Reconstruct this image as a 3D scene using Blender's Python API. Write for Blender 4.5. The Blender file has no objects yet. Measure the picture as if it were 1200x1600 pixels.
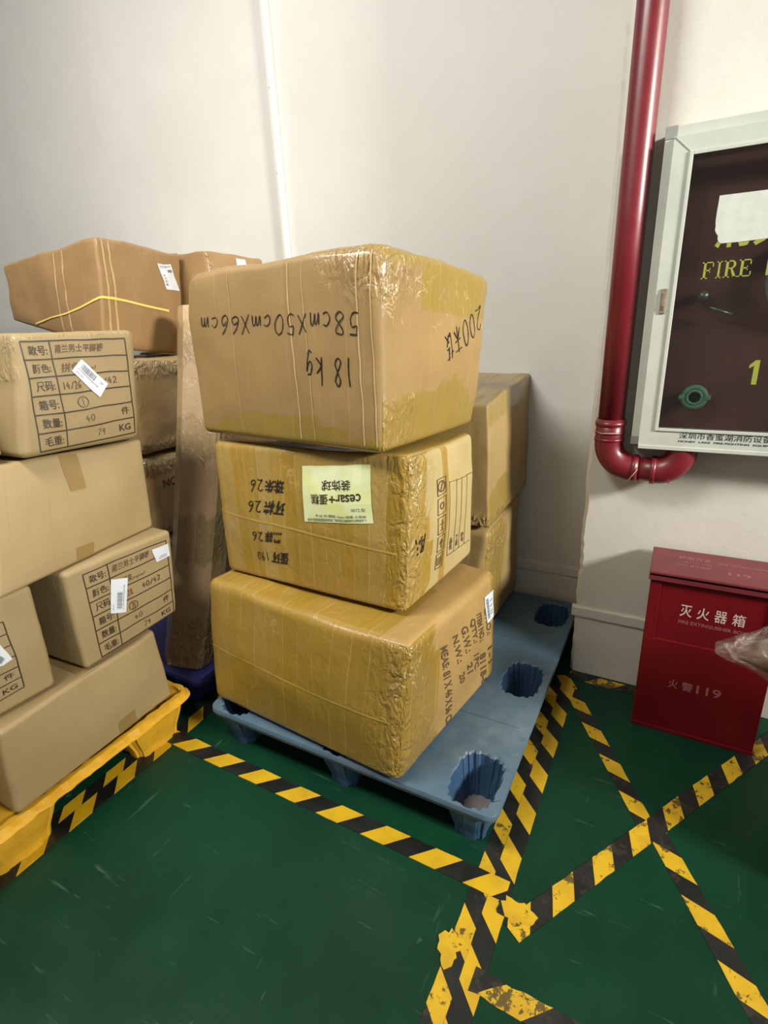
import bpy, bmesh, math, random
from mathutils import Vector, noise, Matrix
PI = math.pi
sc = bpy.context.scene
C = bpy.context.collection

# ------------------------------------------------------------ camera, world, lights, exposure
cam_data = bpy.data.cameras.new('camera')
cam = bpy.data.objects.new('camera', cam_data); C.objects.link(cam)
yaw, pitch, roll = 0.50896, 0.34141, -0.04375
fwd = Vector((-math.sin(yaw)*math.cos(pitch), math.cos(yaw)*math.cos(pitch), -math.sin(pitch)))
rt0 = Vector((math.cos(yaw), math.sin(yaw), 0)); up0 = rt0.cross(fwd)
rt = rt0*math.cos(roll) + up0*math.sin(roll); up = up0*math.cos(roll) - rt0*math.sin(roll)
m = Matrix((rt, up, -fwd)).transposed().to_4x4(); m.translation = (0, 0, 1.4)
cam.matrix_world = m
cam_data.sensor_fit = 'VERTICAL'; cam_data.sensor_height = 36; cam_data.sensor_width = 27
cam_data.lens = 840.58/1600*36
cam_data.clip_start = 0.02
sc.camera = cam
sc.view_settings.view_transform = 'Standard'; sc.view_settings.look = 'None'
sc.view_settings.gamma = 1; sc.view_settings.use_curve_mapping = False
sc.view_settings.exposure = 0.0
w = bpy.data.worlds.new('world'); sc.world = w; w.use_nodes = True
w.node_tree.nodes['Background'].inputs[0].default_value = (1.0, 0.97, 0.92, 1)
w.node_tree.nodes['Background'].inputs[1].default_value = 0.24

def area(name, loc, target, sx, sy, power, col, spread=180):
    l = bpy.data.lights.new(name, 'AREA'); l.shape = 'RECTANGLE'; l.size = sx; l.size_y = sy
    l.energy = power; l.color = col; l.spread = math.radians(spread)
    o = bpy.data.objects.new(name, l); C.objects.link(o); o.location = loc
    o.rotation_euler = (Vector(target)-Vector(loc)).to_track_quat('-Z', 'Y').to_euler()
    return o
area('right_ceiling_light', (4.3, 0.4, 2.85), (-0.75, 2.0, 1.45), 1.0, 0.6, 88, (1.0, 0.975, 0.88), 72)
area('left_ceiling_light', (-1.7, -0.1, 3.3), (-1.6, 1.6, 0.8), 1.6, 0.5, 98, (1.0, 0.975, 0.90))

# ------------------------------------------------------------ helpers
def nvec(p):                              # repeatable noise vector
    return Vector((noise.noise(p), noise.noise(p+Vector((31.4, 7.7, 2.1))), noise.noise(p+Vector((3.9, 57.3, 18.6)))))
WL = {}                                    # world position of every parent
def empty(name, loc, label=None, cat=None, group=None):
    o = bpy.data.objects.new(name, None); C.objects.link(o); o.location = loc
    o.empty_display_size = 0.05; WL[o] = Vector(loc)
    if label: tag(o, label, cat, group)
    return o
def tag(o, label, cat, group=None):
    o['label'] = label; o['category'] = cat
    if group: o['group'] = group
def mesh_obj(name, verts, faces, mats, parent=None, smooth=False, midx=None, loc=None, uvs=None, attrs=None, label=None):
    base = WL[parent] if parent is not None else Vector(loc or (0, 0, 0))
    me = bpy.data.meshes.new(name)
    me.from_pydata([tuple(Vector(v)-base) for v in verts], [], faces)
    for mt in (mats if isinstance(mats, (list, tuple)) else [mats]): me.materials.append(mt)
    if midx: me.polygons.foreach_set('material_index', midx)
    if uvs:
        lay = me.uv_layers.new(name='UVMap'); k = 0
        for fu in uvs:
            for u in fu: lay.data[k].uv = u; k += 1
    if attrs:
        for an, vals in attrs.items():
            a = me.attributes.new(an, 'FLOAT', 'POINT'); a.data.foreach_set('value', vals)
    me.polygons.foreach_set('use_smooth', [smooth]*len(me.polygons)); me.update()
    o = bpy.data.objects.new(name, me); C.objects.link(o)
    if parent is not None: o.parent = parent; WL[o] = base.copy()
    else: o.location = base; WL[o] = base.copy()
    if label: o['label'] = label
    return o
class G:                                   # collects geometry
    def __init__(s): s.v = []; s.f = []; s.m = []
    def add(s, vs, fs, m=0):
        b = len(s.v); s.v += [Vector(v) for v in vs]; s.f += [tuple(i+b for i in f) for f in fs]; s.m += [m]*len(fs)
        return s
    def box(s, x0, x1, y0, y1, z0, z1, bev=0.0, m=0):
        bm = bmesh.new(); bmesh.ops.create_cube(bm, size=1)
        for v in bm.verts: v.co = Vector(((x0+x1)/2+v.co.x*(x1-x0), (y0+y1)/2+v.co.y*(y1-y0), (z0+z1)/2+v.co.z*(z1-z0)))
        if bev: bmesh.ops.bevel(bm, geom=bm.edges[:], offset=bev, segments=2, affect='EDGES', profile=0.5)
        bm.verts.index_update(); s.add([v.co.copy() for v in bm.verts], [[v.index for v in f.verts] for f in bm.faces], m); bm.free()
        return s
    def loft(s, rings, m=0, cap0=True, cap1=True, closed=True):
        n = len(rings[0]); vs = [p for r in rings for p in r]; fs = []
        for i in range(len(rings)-1):
            for j in range(n if closed else n-1):
                k = (j+1) % n; fs.append((i*n+j, i*n+k, (i+1)*n+k, (i+1)*n+j))
        if cap0: fs.append(tuple(range(n))[::-1])
        if cap1: fs.append(tuple((len(rings)-1)*n+j for j in range(n)))
        return s.add(vs, fs, m)
    def tube(s, pts, r, n=24, m=0, cap=True):
        pts = [Vector(p) for p in pts]; rings = []; ref = None
        for i, p in enumerate(pts):
            d = ((pts[min(i+1, len(pts)-1)]-pts[max(i-1, 0)])).normalized()
            if ref is None: ref = d.orthogonal().normalized()
            ref = (ref-d*ref.dot(d)).normalized(); b = d.cross(ref)
            rr = r[i] if isinstance(r, (list, tuple)) else r
            rings.append([p+(ref*math.cos(2*PI*j/n)+b*math.sin(2*PI*j/n))*rr for j in range(n)])
        return s.loft(rings, m, cap, cap)
    def obj(s, name, mats, parent=None, smooth=False, **k):
        return mesh_obj(name, s.v, s.f, mats, parent, smooth, s.m, **k)

# ------------------------------------------------------------ materials
class N:                                   # small node helper
    def __init__(s, name):
        s.mt = bpy.data.materials.new(name); s.mt.use_nodes = True; s.t = s.mt.node_tree; s.n = s.t.nodes
        s.p = s.n['Principled BSDF']
    def new(s, ty, **k):
        o = s.n.new(ty)
        for a, b in k.items(): setattr(o, a, b)
        return o
    def set(s, sock, v):
        if isinstance(v, bpy.types.NodeSocket): s.t.links.new(v, sock)
        elif isinstance(v, (tuple, list)) and sock.type == 'RGBA' and len(v) == 3: sock.default_value = (*v, 1)
        else: sock.default_value = v
    def math(s, op, a, b=0.0, c=0.0, clamp=False):
        o = s.new('ShaderNodeMath', operation=op, use_clamp=clamp)
        s.set(o.inputs[0], a); s.set(o.inputs[1], b); s.set(o.inputs[2], c); return o.outputs[0]
    def step(s, x, a, b):                  # smoothstep
        o = s.new('ShaderNodeMapRange', interpolation_type='SMOOTHSTEP'); s.set(o.inputs[0], x)
        o.inputs[1].default_value = a; o.inputs[2].default_value = b; return o.outputs[0]
    def mix(s, f, a, b):
        o = s.new('ShaderNodeMix', data_type='RGBA'); s.set(o.inputs[0], f); s.set(o.inputs[6], a); s.set(o.inputs[7], b); return o.outputs[2]
    def noise(s, vec, scale, detail=3, rough=0.5, dist=0.0):
        o = s.new('ShaderNodeTexNoise'); s.set(o.inputs['Vector'], vec); o.inputs['Scale'].default_value = scale
        o.inputs['Detail'].default_value = detail; o.inputs['Roughness'].default_value = rough; o.inputs['Distortion'].default_value = dist
        return o.outputs[0]
    def voro(s, vec, scale, feat='DISTANCE_TO_EDGE'):
        o = s.new('ShaderNodeTexVoronoi', feature=feat); s.set(o.inputs['Vector'], vec); o.inputs['Scale'].default_value = scale
        return o.outputs[0]
    def mapping(s, vec, sc_=(1, 1, 1), loc=(0, 0, 0), rot=(0, 0, 0)):
        o = s.new('ShaderNodeMapping'); s.set(o.inputs[0], vec); o.inputs[1].default_value = loc; o.inputs[2].default_value = rot; o.inputs[3].default_value = sc_
        return o.outputs[0]
    def coord(s, k='Object'): return s.new('ShaderNodeTexCoord').outputs[k]
    def sep(s, vec):
        o = s.new('ShaderNodeSeparateXYZ'); s.set(o.inputs[0], vec); return o.outputs
    def attr(s, nm): return s.new('ShaderNodeAttribute', attribute_name=nm).outputs['Fac']
    def bump(s, hgt, strength=0.3, dist=0.01, normal=None):
        o = s.new('ShaderNodeBump'); s.set(o.inputs['Strength'], strength); o.inputs['Distance'].default_value = dist
        s.set(o.inputs['Height'], hgt)
        if normal is not None: s.set(o.inputs['Normal'], normal)
        return o.outputs[0]
    def out(s, **k):
        nm = dict(color='Base Color', rough='Roughness', metal='Metallic', normal='Normal', coat='Coat Weight', coatr='Coat Roughness', spec='Specular IOR Level', alpha='Alpha', trans='Transmission Weight')
        for a, b in k.items(): s.set(s.p.inputs[nm[a]], b)
        return s.mt
def plain(name, col, rough=0.5, **k):
    n = N(name); return n.out(color=col, rough=rough, **k)
def mottled(name, col, col2, rough=0.5, scale=6, amount=0.5, bump=0.0, **k):
    n = N(name); c = n.coord(); f = n.step(n.noise(c, scale, 5, 0.6), 0.5-amount/2, 0.5+amount/2)
    kw = dict(color=n.mix(f, col, col2), rough=rough)
    if bump: kw['normal'] = n.bump(n.noise(c, scale*6, 4), bump, 0.005)
    kw.update(k); return n.out(**kw)

def wall_mat(name, col, col2, smudge=0.0):
    n = N(name); c = n.coord()
    f = n.step(n.noise(c, 1.6, 5, 0.62), 0.35, 0.7)
    base = n.mix(f, col, col2)
    if smudge:
        s1 = n.math('MULTIPLY', n.step(n.noise(n.mapping(c, (6, 6, 9)), 1.0, 5, 0.7), 0.66, 0.78), smudge)
        base = n.mix(s1, base, (0.28, 0.26, 0.22))
    b = n.bump(n.noise(c, 7, 5, 0.6), 0.12, 0.02)
    b = n.bump(n.noise(c, 120, 2), 0.06, 0.003, b)
    return n.out(color=base, rough=0.62, normal=b)
MW = wall_mat('white_wall_paint', (0.60, 0.585, 0.55), (0.64, 0.625, 0.59))
MP = wall_mat('pillar_paint', (0.59, 0.57, 0.52), (0.53, 0.51, 0.455), 0.35)

def floor_mat():
    n = N('green_floor_paint'); c = n.coord()
    base = n.mix(n.step(n.noise(c, 2.2, 5, 0.6), 0.3, 0.7), (0.0028, 0.029, 0.0135), (0.0045, 0.043, 0.020))
    # pale scuffs: long thin scratches and small blotches
    s1 = n.step(n.noise(n.mapping(c, (3, 30, 1), rot=(0, 0, 0.9)), 1.3, 4, 0.7), 0.62, 0.76)
    s2 = n.step(n.noise(n.mapping(c, (28, 3, 1), rot=(0, 0, 0.3)), 1.1, 4, 0.7), 0.64, 0.78)
    s3 = n.step(n.noise(c, 11, 3, 0.55), 0.72, 0.77)
    sc1 = n.math('MAXIMUM', n.math('MAXIMUM', s1, s2), s3)
    base = n.mix(n.math('MULTIPLY', sc1, 0.32), base, (0.13, 0.24, 0.18))
    d = n.step(n.noise(c, 5, 6, 0.7), 0.60, 0.75)
    base = n.mix(n.math('MULTIPLY', d, 0.4), base, (0.012, 0.03, 0.018))
    r = n.math('MULTIPLY_ADD', n.noise(c, 9, 5, 0.7), 0.35, 0.22)
    return n.out(color=base, rough=r, spec=0.20, normal=n.bump(n.noise(c, 45, 3), 0.05, 0.004))
MF = floor_mat()

def kraft(name, base, base2, tape=(0.36, 0.225, 0.035), seam=0.055, shine=0.5, crink=0.6, lines=0.5):
    """cardboard; vertex attribute 'amber' says how much yellow packing tape covers it, 'crinkle' how creased the film is"""
    n = N(name); uv = n.new('ShaderNodeUVMap', uv_map='UVMap').outputs[0]; c = n.coord()
    card = n.mix(n.step(n.noise(c, 5, 5, 0.6), 0.3, 0.7), base, base2)
    card = n.mix(n.math('MULTIPLY', n.step(n.noise(n.mapping(uv, (160, 4, 1)), 1.0, 2), 0.4, 0.7), 0.10), card, tuple(x*0.75 for x in base))
    am = n.attr('amber'); cr = n.attr('crinkle')
    jag = n.math('MULTIPLY_ADD', n.noise(n.mapping(uv, (26, 5, 1)), 1.0, 3), 0.5, -0.25)
    a = n.math('ADD', am, jag)
    a1 = n.math('MULTIPLY', n.step(a, 0.27, 0.38), n.math('MULTIPLY_ADD', n.noise(n.mapping(uv, (70, 2.5, 1)), 1.0, 3), 0.9, 0.50), clamp=True); a2 = n.step(a, 0.70, 0.80)
    su = n.sep(n.mapping(uv, (1, 1, 1)))[0]
    wob = n.math('MULTIPLY', n.noise(n.mapping(uv, (2.5, 2.0, 1)), 1.0, 2), 0.035)
    fr = n.math('FRACT', n.math('DIVIDE', n.math('ADD', su, wob), seam))
    cell = n.math('FLOOR', n.math('DIVIDE', n.math('ADD', su, wob), seam))
    wn = n.new('ShaderNodeTexWhiteNoise', noise_dimensions='1D'); n.set(wn.inputs['W'], cell); wv = wn.outputs['Value']
    line = n.math('MULTIPLY', n.math('SUBTRACT', 1.0, n.step(fr, 0.0, 0.05)), n.step(n.noise(n.mapping(uv, (9, 6, 1)), 1.0, 2), 0.38, 0.60))
    dens = n.math('MULTIPLY_ADD', wv, 0.40, 0.62)
    col = n.mix(n.math('MULTIPLY', a1, n.math('MULTIPLY', dens, 1.0), clamp=True), card, tape)
    col = n.mix(n.math('MULTIPLY', a2, 0.30), col, tuple(x*0.72 for x in tape))
    col = n.mix(n.math('MULTIPLY', line, n.math('MULTIPLY_ADD', a1, lines*0.7, lines*0.3)), col, (0.60, 0.45, 0.22))
    ed = n.math('ABSOLUTE', n.math('SUBTRACT', n.noise(n.mapping(uv, (1.3, 1, 1)), 13, 3, 0.55, 0.9), 0.5))
    crease = n.math('MULTIPLY', n.math('SUBTRACT', 1.0, n.step(ed, 0.0, 0.016)), n.step(n.noise(uv, 11, 3), 0.50, 0.62))
    col = n.mix(n.math('MULTIPLY', n.math('MULTIPLY', crease, cr), 0.75), col, (0.80, 0.70, 0.42))
    film = n.math('MAXIMUM', a1, n.math('MULTIPLY', cr, 1.0, clamp=True))
    h1 = n.noise(n.mapping(uv, (1, 0.5, 1)), 38, 4, 0.6)
    h2 = n.math('ABSOLUTE', n.math('SUBTRACT', n.noise(n.mapping(uv, (1.6, 1, 1)), 18, 3, 0.5, 0.6), 0.5))
    hh = n.math('ADD', n.math('MULTIPLY', h2, n.math('MULTIPLY_ADD', n.math('MULTIPLY', cr, cr), 4.5, 0.15)), n.math('MULTIPLY', h1, n.math('MULTIPLY_ADD', cr, 0.5, 0.06)))
    b = n.bump(hh, n.math('MULTIPLY_ADD', film, crink, 0.10), 0.012)
    b = n.bump(n.math('MULTIPLY', line, 0.3), 0.3, 0.003, b)
    rg = n.math('MULTIPLY_ADD', film, -0.27, 0.62)
    return n.out(color=col, rough=rg, normal=b, coat=n.math('MULTIPLY', film, shine), coatr=0.16)
K_TOP = kraft('kraft_taped_brown', (0.316, 0.202, 0.076), (0.279, 0.174, 0.063), tape=(0.27, 0.185, 0.03), seam=0.05, crink=0.45, lines=0.45)
K_MID = kraft('kraft_taped_gold', (0.437, 0.337, 0.151), (0.391, 0.297, 0.13), tape=(0.32, 0.19, 0.018), seam=0.050, crink=0.6, lines=0.6)
K_BOT = kraft('kraft_taped_olive', (0.372, 0.238, 0.08), (0.335, 0.208, 0.067), tape=(0.30, 0.185, 0.020), seam=0.062, crink=0.6, lines=0.45)
K_BACK = kraft('kraft_taped_back', (0.335, 0.228, 0.092), (0.288, 0.193, 0.076), tape=(0.28, 0.19, 0.035), seam=0.08, crink=0.6)
K_PLAIN = kraft('kraft_plain', (0.328, 0.238, 0.113), (0.293, 0.21, 0.096), lines=0.0)
K_PRINT = kraft('kraft_printed', (0.313, 0.23, 0.113), (0.284, 0.204, 0.096), lines=0.15)
K_RED = kraft('kraft_reddish', (0.302, 0.182, 0.075), (0.27, 0.158, 0.064), lines=0.35, seam=0.12)
K_CLEAR = kraft('kraft_in_clear_film', (0.464, 0.321, 0.147), (0.389, 0.27, 0.124), tape=(0.34, 0.24, 0.13), crink=1.0, shine=1.0, lines=0.3)

INK = plain('black_print', (0.035, 0.022, 0.012), 0.55)
INKF = plain('faded_print', (0.10, 0.06, 0.028), 0.6)
PEN = plain('marker_ink', (0.015, 0.013, 0.014), 0.4)
PAPER = mottled('white_label_paper', (0.66, 0.69, 0.74), (0.60, 0.63, 0.69), 0.45, 30)
YPAPER = mottled('pale_yellow_paper', (0.70, 0.74, 0.46), (0.64, 0.70, 0.28), 0.4, 9, 0.3)
TAPEC = plain('tan_packing_tape', (0.25, 0.165, 0.06), 0.28, coat=0.5)
STRAP = plain('yellow_strap', (0.78, 0.58, 0.14), 0.3)
LABINK = plain('label_print', (0.10, 0.11, 0.14), 0.6)

# ------------------------------------------------------------ text to unit-square geometry
_tc = {}
def text_geo(s, bold=0.0, shear=0.0):
    k = (s, bold, shear)
    if k in _tc: return _tc[k]
    cu = bpy.data.curves.new('t', 'FONT'); cu.body = s; cu.offset = bold; cu.shear = shear; cu.resolution_u = 3
    o = bpy.data.objects.new('t', cu); C.objects.link(o)
    dg = bpy.context.evaluated_depsgraph_get(); dg.update()
    me = o.evaluated_get(dg).to_mesh()
    v = [(p.co.x, p.co.y) for p in me.vertices]; f = [tuple(p.vertices) for p in me.polygons]
    o.evaluated_get(dg).to_mesh_clear(); bpy.data.objects.remove(o); bpy.data.curves.remove(cu)
    x0 = min(p[0] for p in v); x1 = max(p[0] for p in v); y0 = min(p[1] for p in v); y1 = max(p[1] for p in v)
    v = [((a-x0)/(x1-x0), (b-y0)/(y1-y0)) for a, b in v]
    _tc[k] = (v, f, (x1-x0)/(y1-y0)); return _tc[k]
GLY = {  # pen strokes
 '0': [[(.5, 1), (.15, .8), (.1, .3), (.45, 0), (.85, .3), (.8, .8), (.5, 1)]],
 '1': [[(.35, 1), (.5, .5), (.55, 0)]],
 '2': [[(.1, .8), (.4, 1), (.8, .8), (.6, .4), (.1, 0), (.5, .08), (.95, 0)]],
 '4': [[(.55, 1), (.1, .4), (.9, .4)], [(.6, .7), (.6, 0)]],
 '5': [[(.25, 1), (.2, .55), (.6, .6), (.8, .3), (.5, 0), (.1, .08)], [(.25, 1), (.85, .98)]],
 '6': [[(.7, 1), (.3, .6), (.1, .2), (.4, 0), (.8, .2), (.6, .45), (.2, .3)]],
 '7': [[(.1, .95), (.9, 1), (.5, .4), (.35, 0)]],
 '8': [[(.7, .9), (.4, 1), (.2, .8), (.5, .5), (.85, .25), (.5, 0), (.15, .2), (.5, .5), (.8, .8), (.7, .9)]],
 '9': [[(.8, .8), (.5, 1), (.2, .75), (.5, .5), (.8, .8), (.7, .3), (.5, 0)]],
 'c': [[(.85, .5), (.45, .6), (.15, .3), (.4, 0), (.85, .12)]],
 'm': [[(.0, .55), (.1, 0), (.25, .5), (.45, .5), (.5, 0), (.6, .5), (.85, .5), (.95, 0)]],
 'x': [[(.1, .9), (.9, .0)], [(.9, .95), (.1, 0)]],
 'k': [[(.3, 1), (.25, 0)], [(.85, .6), (.3, .3), (.9, 0)]],
 'g': [[(.75, .6), (.35, .6), (.2, .3), (.5, .15), (.8, .5), (.75, 0), (.6, -.3), (.2, -.2)]],
 'T': [[(.05, .85), (.95, .9)], [(.5, 1), (.5, 0)], [(.1, .5), (.9, .55)], [(.5, .5), (.1, .1)], [(.5, .5), (.95, .1)]],
 'R': [[(.05, .75), (.4, .8)], [(.25, 1), (.22, 0), (.4, .12)], [(.55, .9), (.95, .95)], [(.72, 1), (.7, .5)], [(.5, .5), (1, .52)], [(.55, .3), (.95, .0)], [(.9, .4), (.5, .0)]],
 'D': [[(.2, .8), (.2, .1), (.7, .05), (.9, .4), (.7, .9), (.2, .85)]],
 '/': [[(.9, 1), (.1, 0)]],
 '|': [[(.5, .8), (.5, .1)]],
 ' ': [], '~': [[(0, .3), (.2, .5), (.4, .25), (.6, .5), (.8, .3), (1, .45)]],
}
def stroke_geo(s, width=0.03, aspect=6.0, jit=0.05, seed=1):
    """handwriting in the unit square; aspect = real width / height of that square"""
    rnd = random.Random(seed); V = []; F = []; n = len(s); cw = 1.0/n
    for i, ch in enumerate(s):
        for st in GLY.get(ch, []):
            p = [Vector(((i+0.1+0.8*x)*cw*aspect + (rnd.random()-.5)*jit*0.5, y+(rnd.random()-.5)*jit)) for x, y in st]
            q = []
            for a in range(len(p)-1):
                p0 = p[max(a-1, 0)]; p1 = p[a]; p2 = p[a+1]; p3 = p[min(a+2, len(p)-1)]
                for k in range(4):
                    t = k/4; q.append(0.5*((2*p1)+(p2-p0)*t+(2*p0-5*p1+4*p2-p3)*t*t+(3*p1-p0-3*p2+p3)*t**3))
            q.append(p[-1]); b = len(V)
            for a in range(len(q)):
                d = (q[min(a+1, len(q)-1)]-q[max(a-1, 0)]); d = d.normalized() if d.length > 1e-9 else Vector((1, 0))
                nn = Vector((-d.y, d.x)); wd = width*(0.75+0.5*rnd.random())
                for sg in (-1, 1): e = q[a]+nn*wd*sg; V.append((e.x/aspect, e.y))
            for a in range(len(q)-1): F.append((b+2*a, b+2*a+1, b+2*a+3, b+2*a+2))
    return V, F
def rect_geo(x0, y0, x1, y1, nx=1, ny=1):
    V = [(x0+(x1-x0)*i/nx, y0+(y1-y0)*j/ny) for j in range(ny+1) for i in range(nx+1)]
    F = [(j*(nx+1)+i, j*(nx+1)+i+1, (j+1)*(nx+1)+i+1, (j+1)*(nx+1)+i) for j in range(ny) for i in range(nx)]
    return V, F
def place(g, x0, y0, x1, y1):
    return [(x0+(x1-x0)*a, y0+(y1-y0)*b) for a, b in g[0]], g[1]

# ------------------------------------------------------------ carton: a rounded, bulging, dented box between eight corners
class Carton:
    def __init__(s, c8, r=0.02, bulge=(0.01, 0.01, 0.01), dent=0.006, freq=5.0, seed=0, crush=None):
        s.c = {k: Vector(v) for k, v in c8.items()}; s.r = r; s.b = bulge; s.dent = dent; s.fq = freq; s.sd = Vector((seed*7.3, seed*3.1, seed*1.7))
        c = s.c
        s.h = [((c['l0']-c['n0']).length+(c['l1']-c['n1']).length)/4, ((c['r0']-c['n0']).length+(c['r1']-c['n1']).length)/4, ((c['n1']-c['n0']).length+(c['l1']-c['l0']).length)/4]
        s.crush = crush
    def P(s, q):
        h = s.h; r = s.r
        if s.crush: r = r*s.crush(q)
        p = Vector((q[0]*h[0], q[1]*h[1], q[2]*h[2]))
        i = Vector([max(-(h[k]-r), min(h[k]-r, p[k])) for k in range(3)]); d = p-i
        if d.length > 1e-9 and r > 0: p = i+d.normalized()*r
        u = [p[k]/h[k] for k in range(3)]
        w = []
        for k in range(3):
            a, b = u[(k+1) % 3], u[(k+2) % 3]
            w.append(u[k]*(1+s.b[k]/h[k]*(1-a*a)*(1-b*b)))
        a, b, t = (1-w[0])/2, (1+w[1])/2, (1+w[2])/2       # a: towards l, b: towards r
        c = s.c
        lo = c['n0']*(1-a)*(1-b)+c['l0']*a*(1-b)+c['r0']*(1-a)*b+c['f0']*a*b
        hi = c['n1']*(1-a)*(1-b)+c['l1']*a*(1-b)+c['r1']*(1-a)*b+c['f1']*a*b
        o = lo*(1-t)+hi*t
        if s.dent:
            k = min(1.0, (t+0.02)*6) if t < 0.5 else 1.0
            o = o+nvec((o+s.sd)*s.fq)*s.dent*k+nvec((o+s.sd)*s.fq*3.5)*s.dent*0.35*k
        return o
    def q(s, face, u, v):
        return {'F': (2*u-1, -1, 2*v-1), 'R': (1, 2*u-1, 2*v-1), 'T': (2*u-1, 2*v-1, 1), 'B': (2*u-1, 1-2*v, -1), 'L': (-1, 1-2*u, 2*v-1), 'K': (1-2*u, 1, 2*v-1)}[face]
    def S(s, face, u, v, off=0.0012):
        p = s.P(s.q(face, u, v))
        if off:
            e = 0.01; a = s.P(s.q(face, u+e, v))-s.P(s.q(face, u-e, v)); b = s.P(s.q(face, u, v+e))-s.P(s.q(face, u, v-e))
            n = a.cross(b); p = p+n.normalized()*off if n.length > 1e-12 else p
        return p
    def build(s, name, mt, parent, amber=None, crinkle=None, n=26, label=None):
        V = []; F = []; U = []; A = []; K = []; idx = {}
        def axis(h):
            m_ = max(6, int(h*2/0.028)); e = s.r/h
            t = [-1, -1+e*0.25, -1+e*0.5, -1+e*0.8, -1+e*1.1]
            mid = [-1+e*1.1+(2-2.2*e)*i/m_ for i in range(1, m_)]
            return t+mid+[-x for x in t[::-1]]
        for face, (i, j) in dict(F=(0, 2), R=(1, 2), T=(0, 1), B=(0, 1), L=(1, 2), K=(0, 2)).items():
            us = [(x+1)/2 for x in axis(s.h[i])]; vs = [(x+1)/2 for x in axis(s.h[j])]; g = {}
            for a, u in enumerate(us):
                for b, v in enumerate(vs):
                    q = s.q(face, u, v); k = tuple(round(x, 5) for x in q)
                    if k not in idx:
                        idx[k] = len(V); V.append(s.P(q))
                        A.append(amber(face, u, v, q) if amber else 0.0); K.append(crinkle(face, u, v, q) if crinkle else 0.0)
                    g[a, b] = idx[k]
            for a in range(len(us)-1):
                for b in range(len(vs)-1):
                    f = (g[a, b], g[a+1, b], g[a+1, b+1], g[a, b+1]); F.append(f)
                    off = 'FRTBLK'.index(face)*1.37
                    U.append([(us[x]*2*s.h[i]+off, vs[y]*2*s.h[j]) for x, y in ((a, b), (a+1, b), (a+1, b+1), (a, b+1))])
        return mesh_obj(name, V, F, mt, parent, True, uvs=U, attrs=dict(amber=A, crinkle=K), label=label)
    def decal(s, name, geos, Q, face, mt, parent, off=0.0015, label=None):
        """geos: list of (verts2d, faces) in the unit square; Q: (s,t) of its bl, br, tr, tl on the face"""
        V = []; F = []
        for g in geos:
            b = len(V)
            for x, y in g[0]:
                u = Q[0][0]*(1-x)*(1-y)+Q[1][0]*x*(1-y)+Q[2][0]*x*y+Q[3][0]*(1-x)*y
                v = Q[0][1]*(1-x)*(1-y)+Q[1][1]*x*(1-y)+Q[2][1]*x*y+Q[3][1]*(1-x)*y
                V.append(s.S(face, u, v, off))
            F += [tuple(i+b for i in f) for f in g[1]]
        return mesh_obj(name, V, F, mt, parent, False, label=label)

def barcode(seed, x0, x1, y0, y1, vert=False):
    r = random.Random(seed); out = []; t = 0.0
    while t < 1:
        w_ = r.choice([.02, .035, .05]); 
        if t+w_ > 1: break
        out.append(rect_geo(x0+(x1-x0)*t, y0, x0+(x1-x0)*(t+w_), y1) if not vert else rect_geo(x0, y0+(y1-y0)*t, x1, y0+(y1-y0)*(t+w_)))
        t += w_+r.choice([.02, .035])
    return out
def paper_label(ct, Q, face, parent, print_geos, mt=None, off=0.002, label=None, curl=0):
    lb = ct.decal('shipping_label', [rect_geo(0, 0, 1, 1, 6, 6)], Q, face, mt or PAPER, parent, off, label)
    if print_geos: ct.decal('label_print', print_geos, Q, face, LABINK, lb, off+0.0008)
    return lb

# ------------------------------------------------------------ structure
def structure(name, g, mt, smooth=False):
    o = g.obj(name, mt, None, smooth); o['kind'] = 'structure'; return o
structure('floor', G().box(-6, 4, -3.5, 2.5, -0.1, 0), MF)
structure('wall_back', G().box(-6, 4, 2.35, 2.5, 0, 3.6), MW)
# pillar: front face at y 2.007 with chipped left arris
def pillar():
    V = []; F = []; nz = 140; prof = []
    for i in range(nz+1):
        z = 3.6*i/nz
        j = 0.004*noise.noise(Vector((z*9, 1, 2)))+0.003*noise.noise(Vector((z*40, 5, 2)))
        if z < 1.0: j += 0.004*abs(noise.noise(Vector((z*25, 9, 0))))
        xl = -0.268+j
        V += [(xl+0.006, 2.36, z), (xl, 2.02, z), (xl+0.012+j*0.5, 2.007, z), (2.6, 2.007, z), (2.6, 2.36, z)]
    for i in range(nz):
        for k in range(4): F.append((i*5+k, i*5+k+1, (i+1)*5+k+1, (i+1)*5+k))
    return G().add(V, F)
structure('wall_pillar', pillar(), MP)
tr = G()
for z0, z1, d in ((0.262, 0.300, 0.010), (0.296, 0.308, 0.006)): tr.box(-6, -0.27, 2.35-d, 2.352, z0, z1, 0.002)
tr.box(-6, -0.27, 2.344, 2.352, 0, 0.252, 0.002)
structure('baseboard_back', tr, MW)
def band():
    g = G(); rings = []
    for i in range(61):
        x = -0.278+(2.6+0.278)*i/60 if i > 20 else -0.278+0.34*i/20
        k = 0.002*noise.noise(Vector((x*30, 0, 0))); 
        rings.append([(x, 2.012, 0.262+k), (x, 1.996, 0.264+k), (x, 1.995, 0.300+k*1.5), (x, 1.999, 0.305+k*2), (x, 2.012, 0.306+k)])
    return g.loft(rings)
structure('baseboard_pillar', band(), MP)
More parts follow.
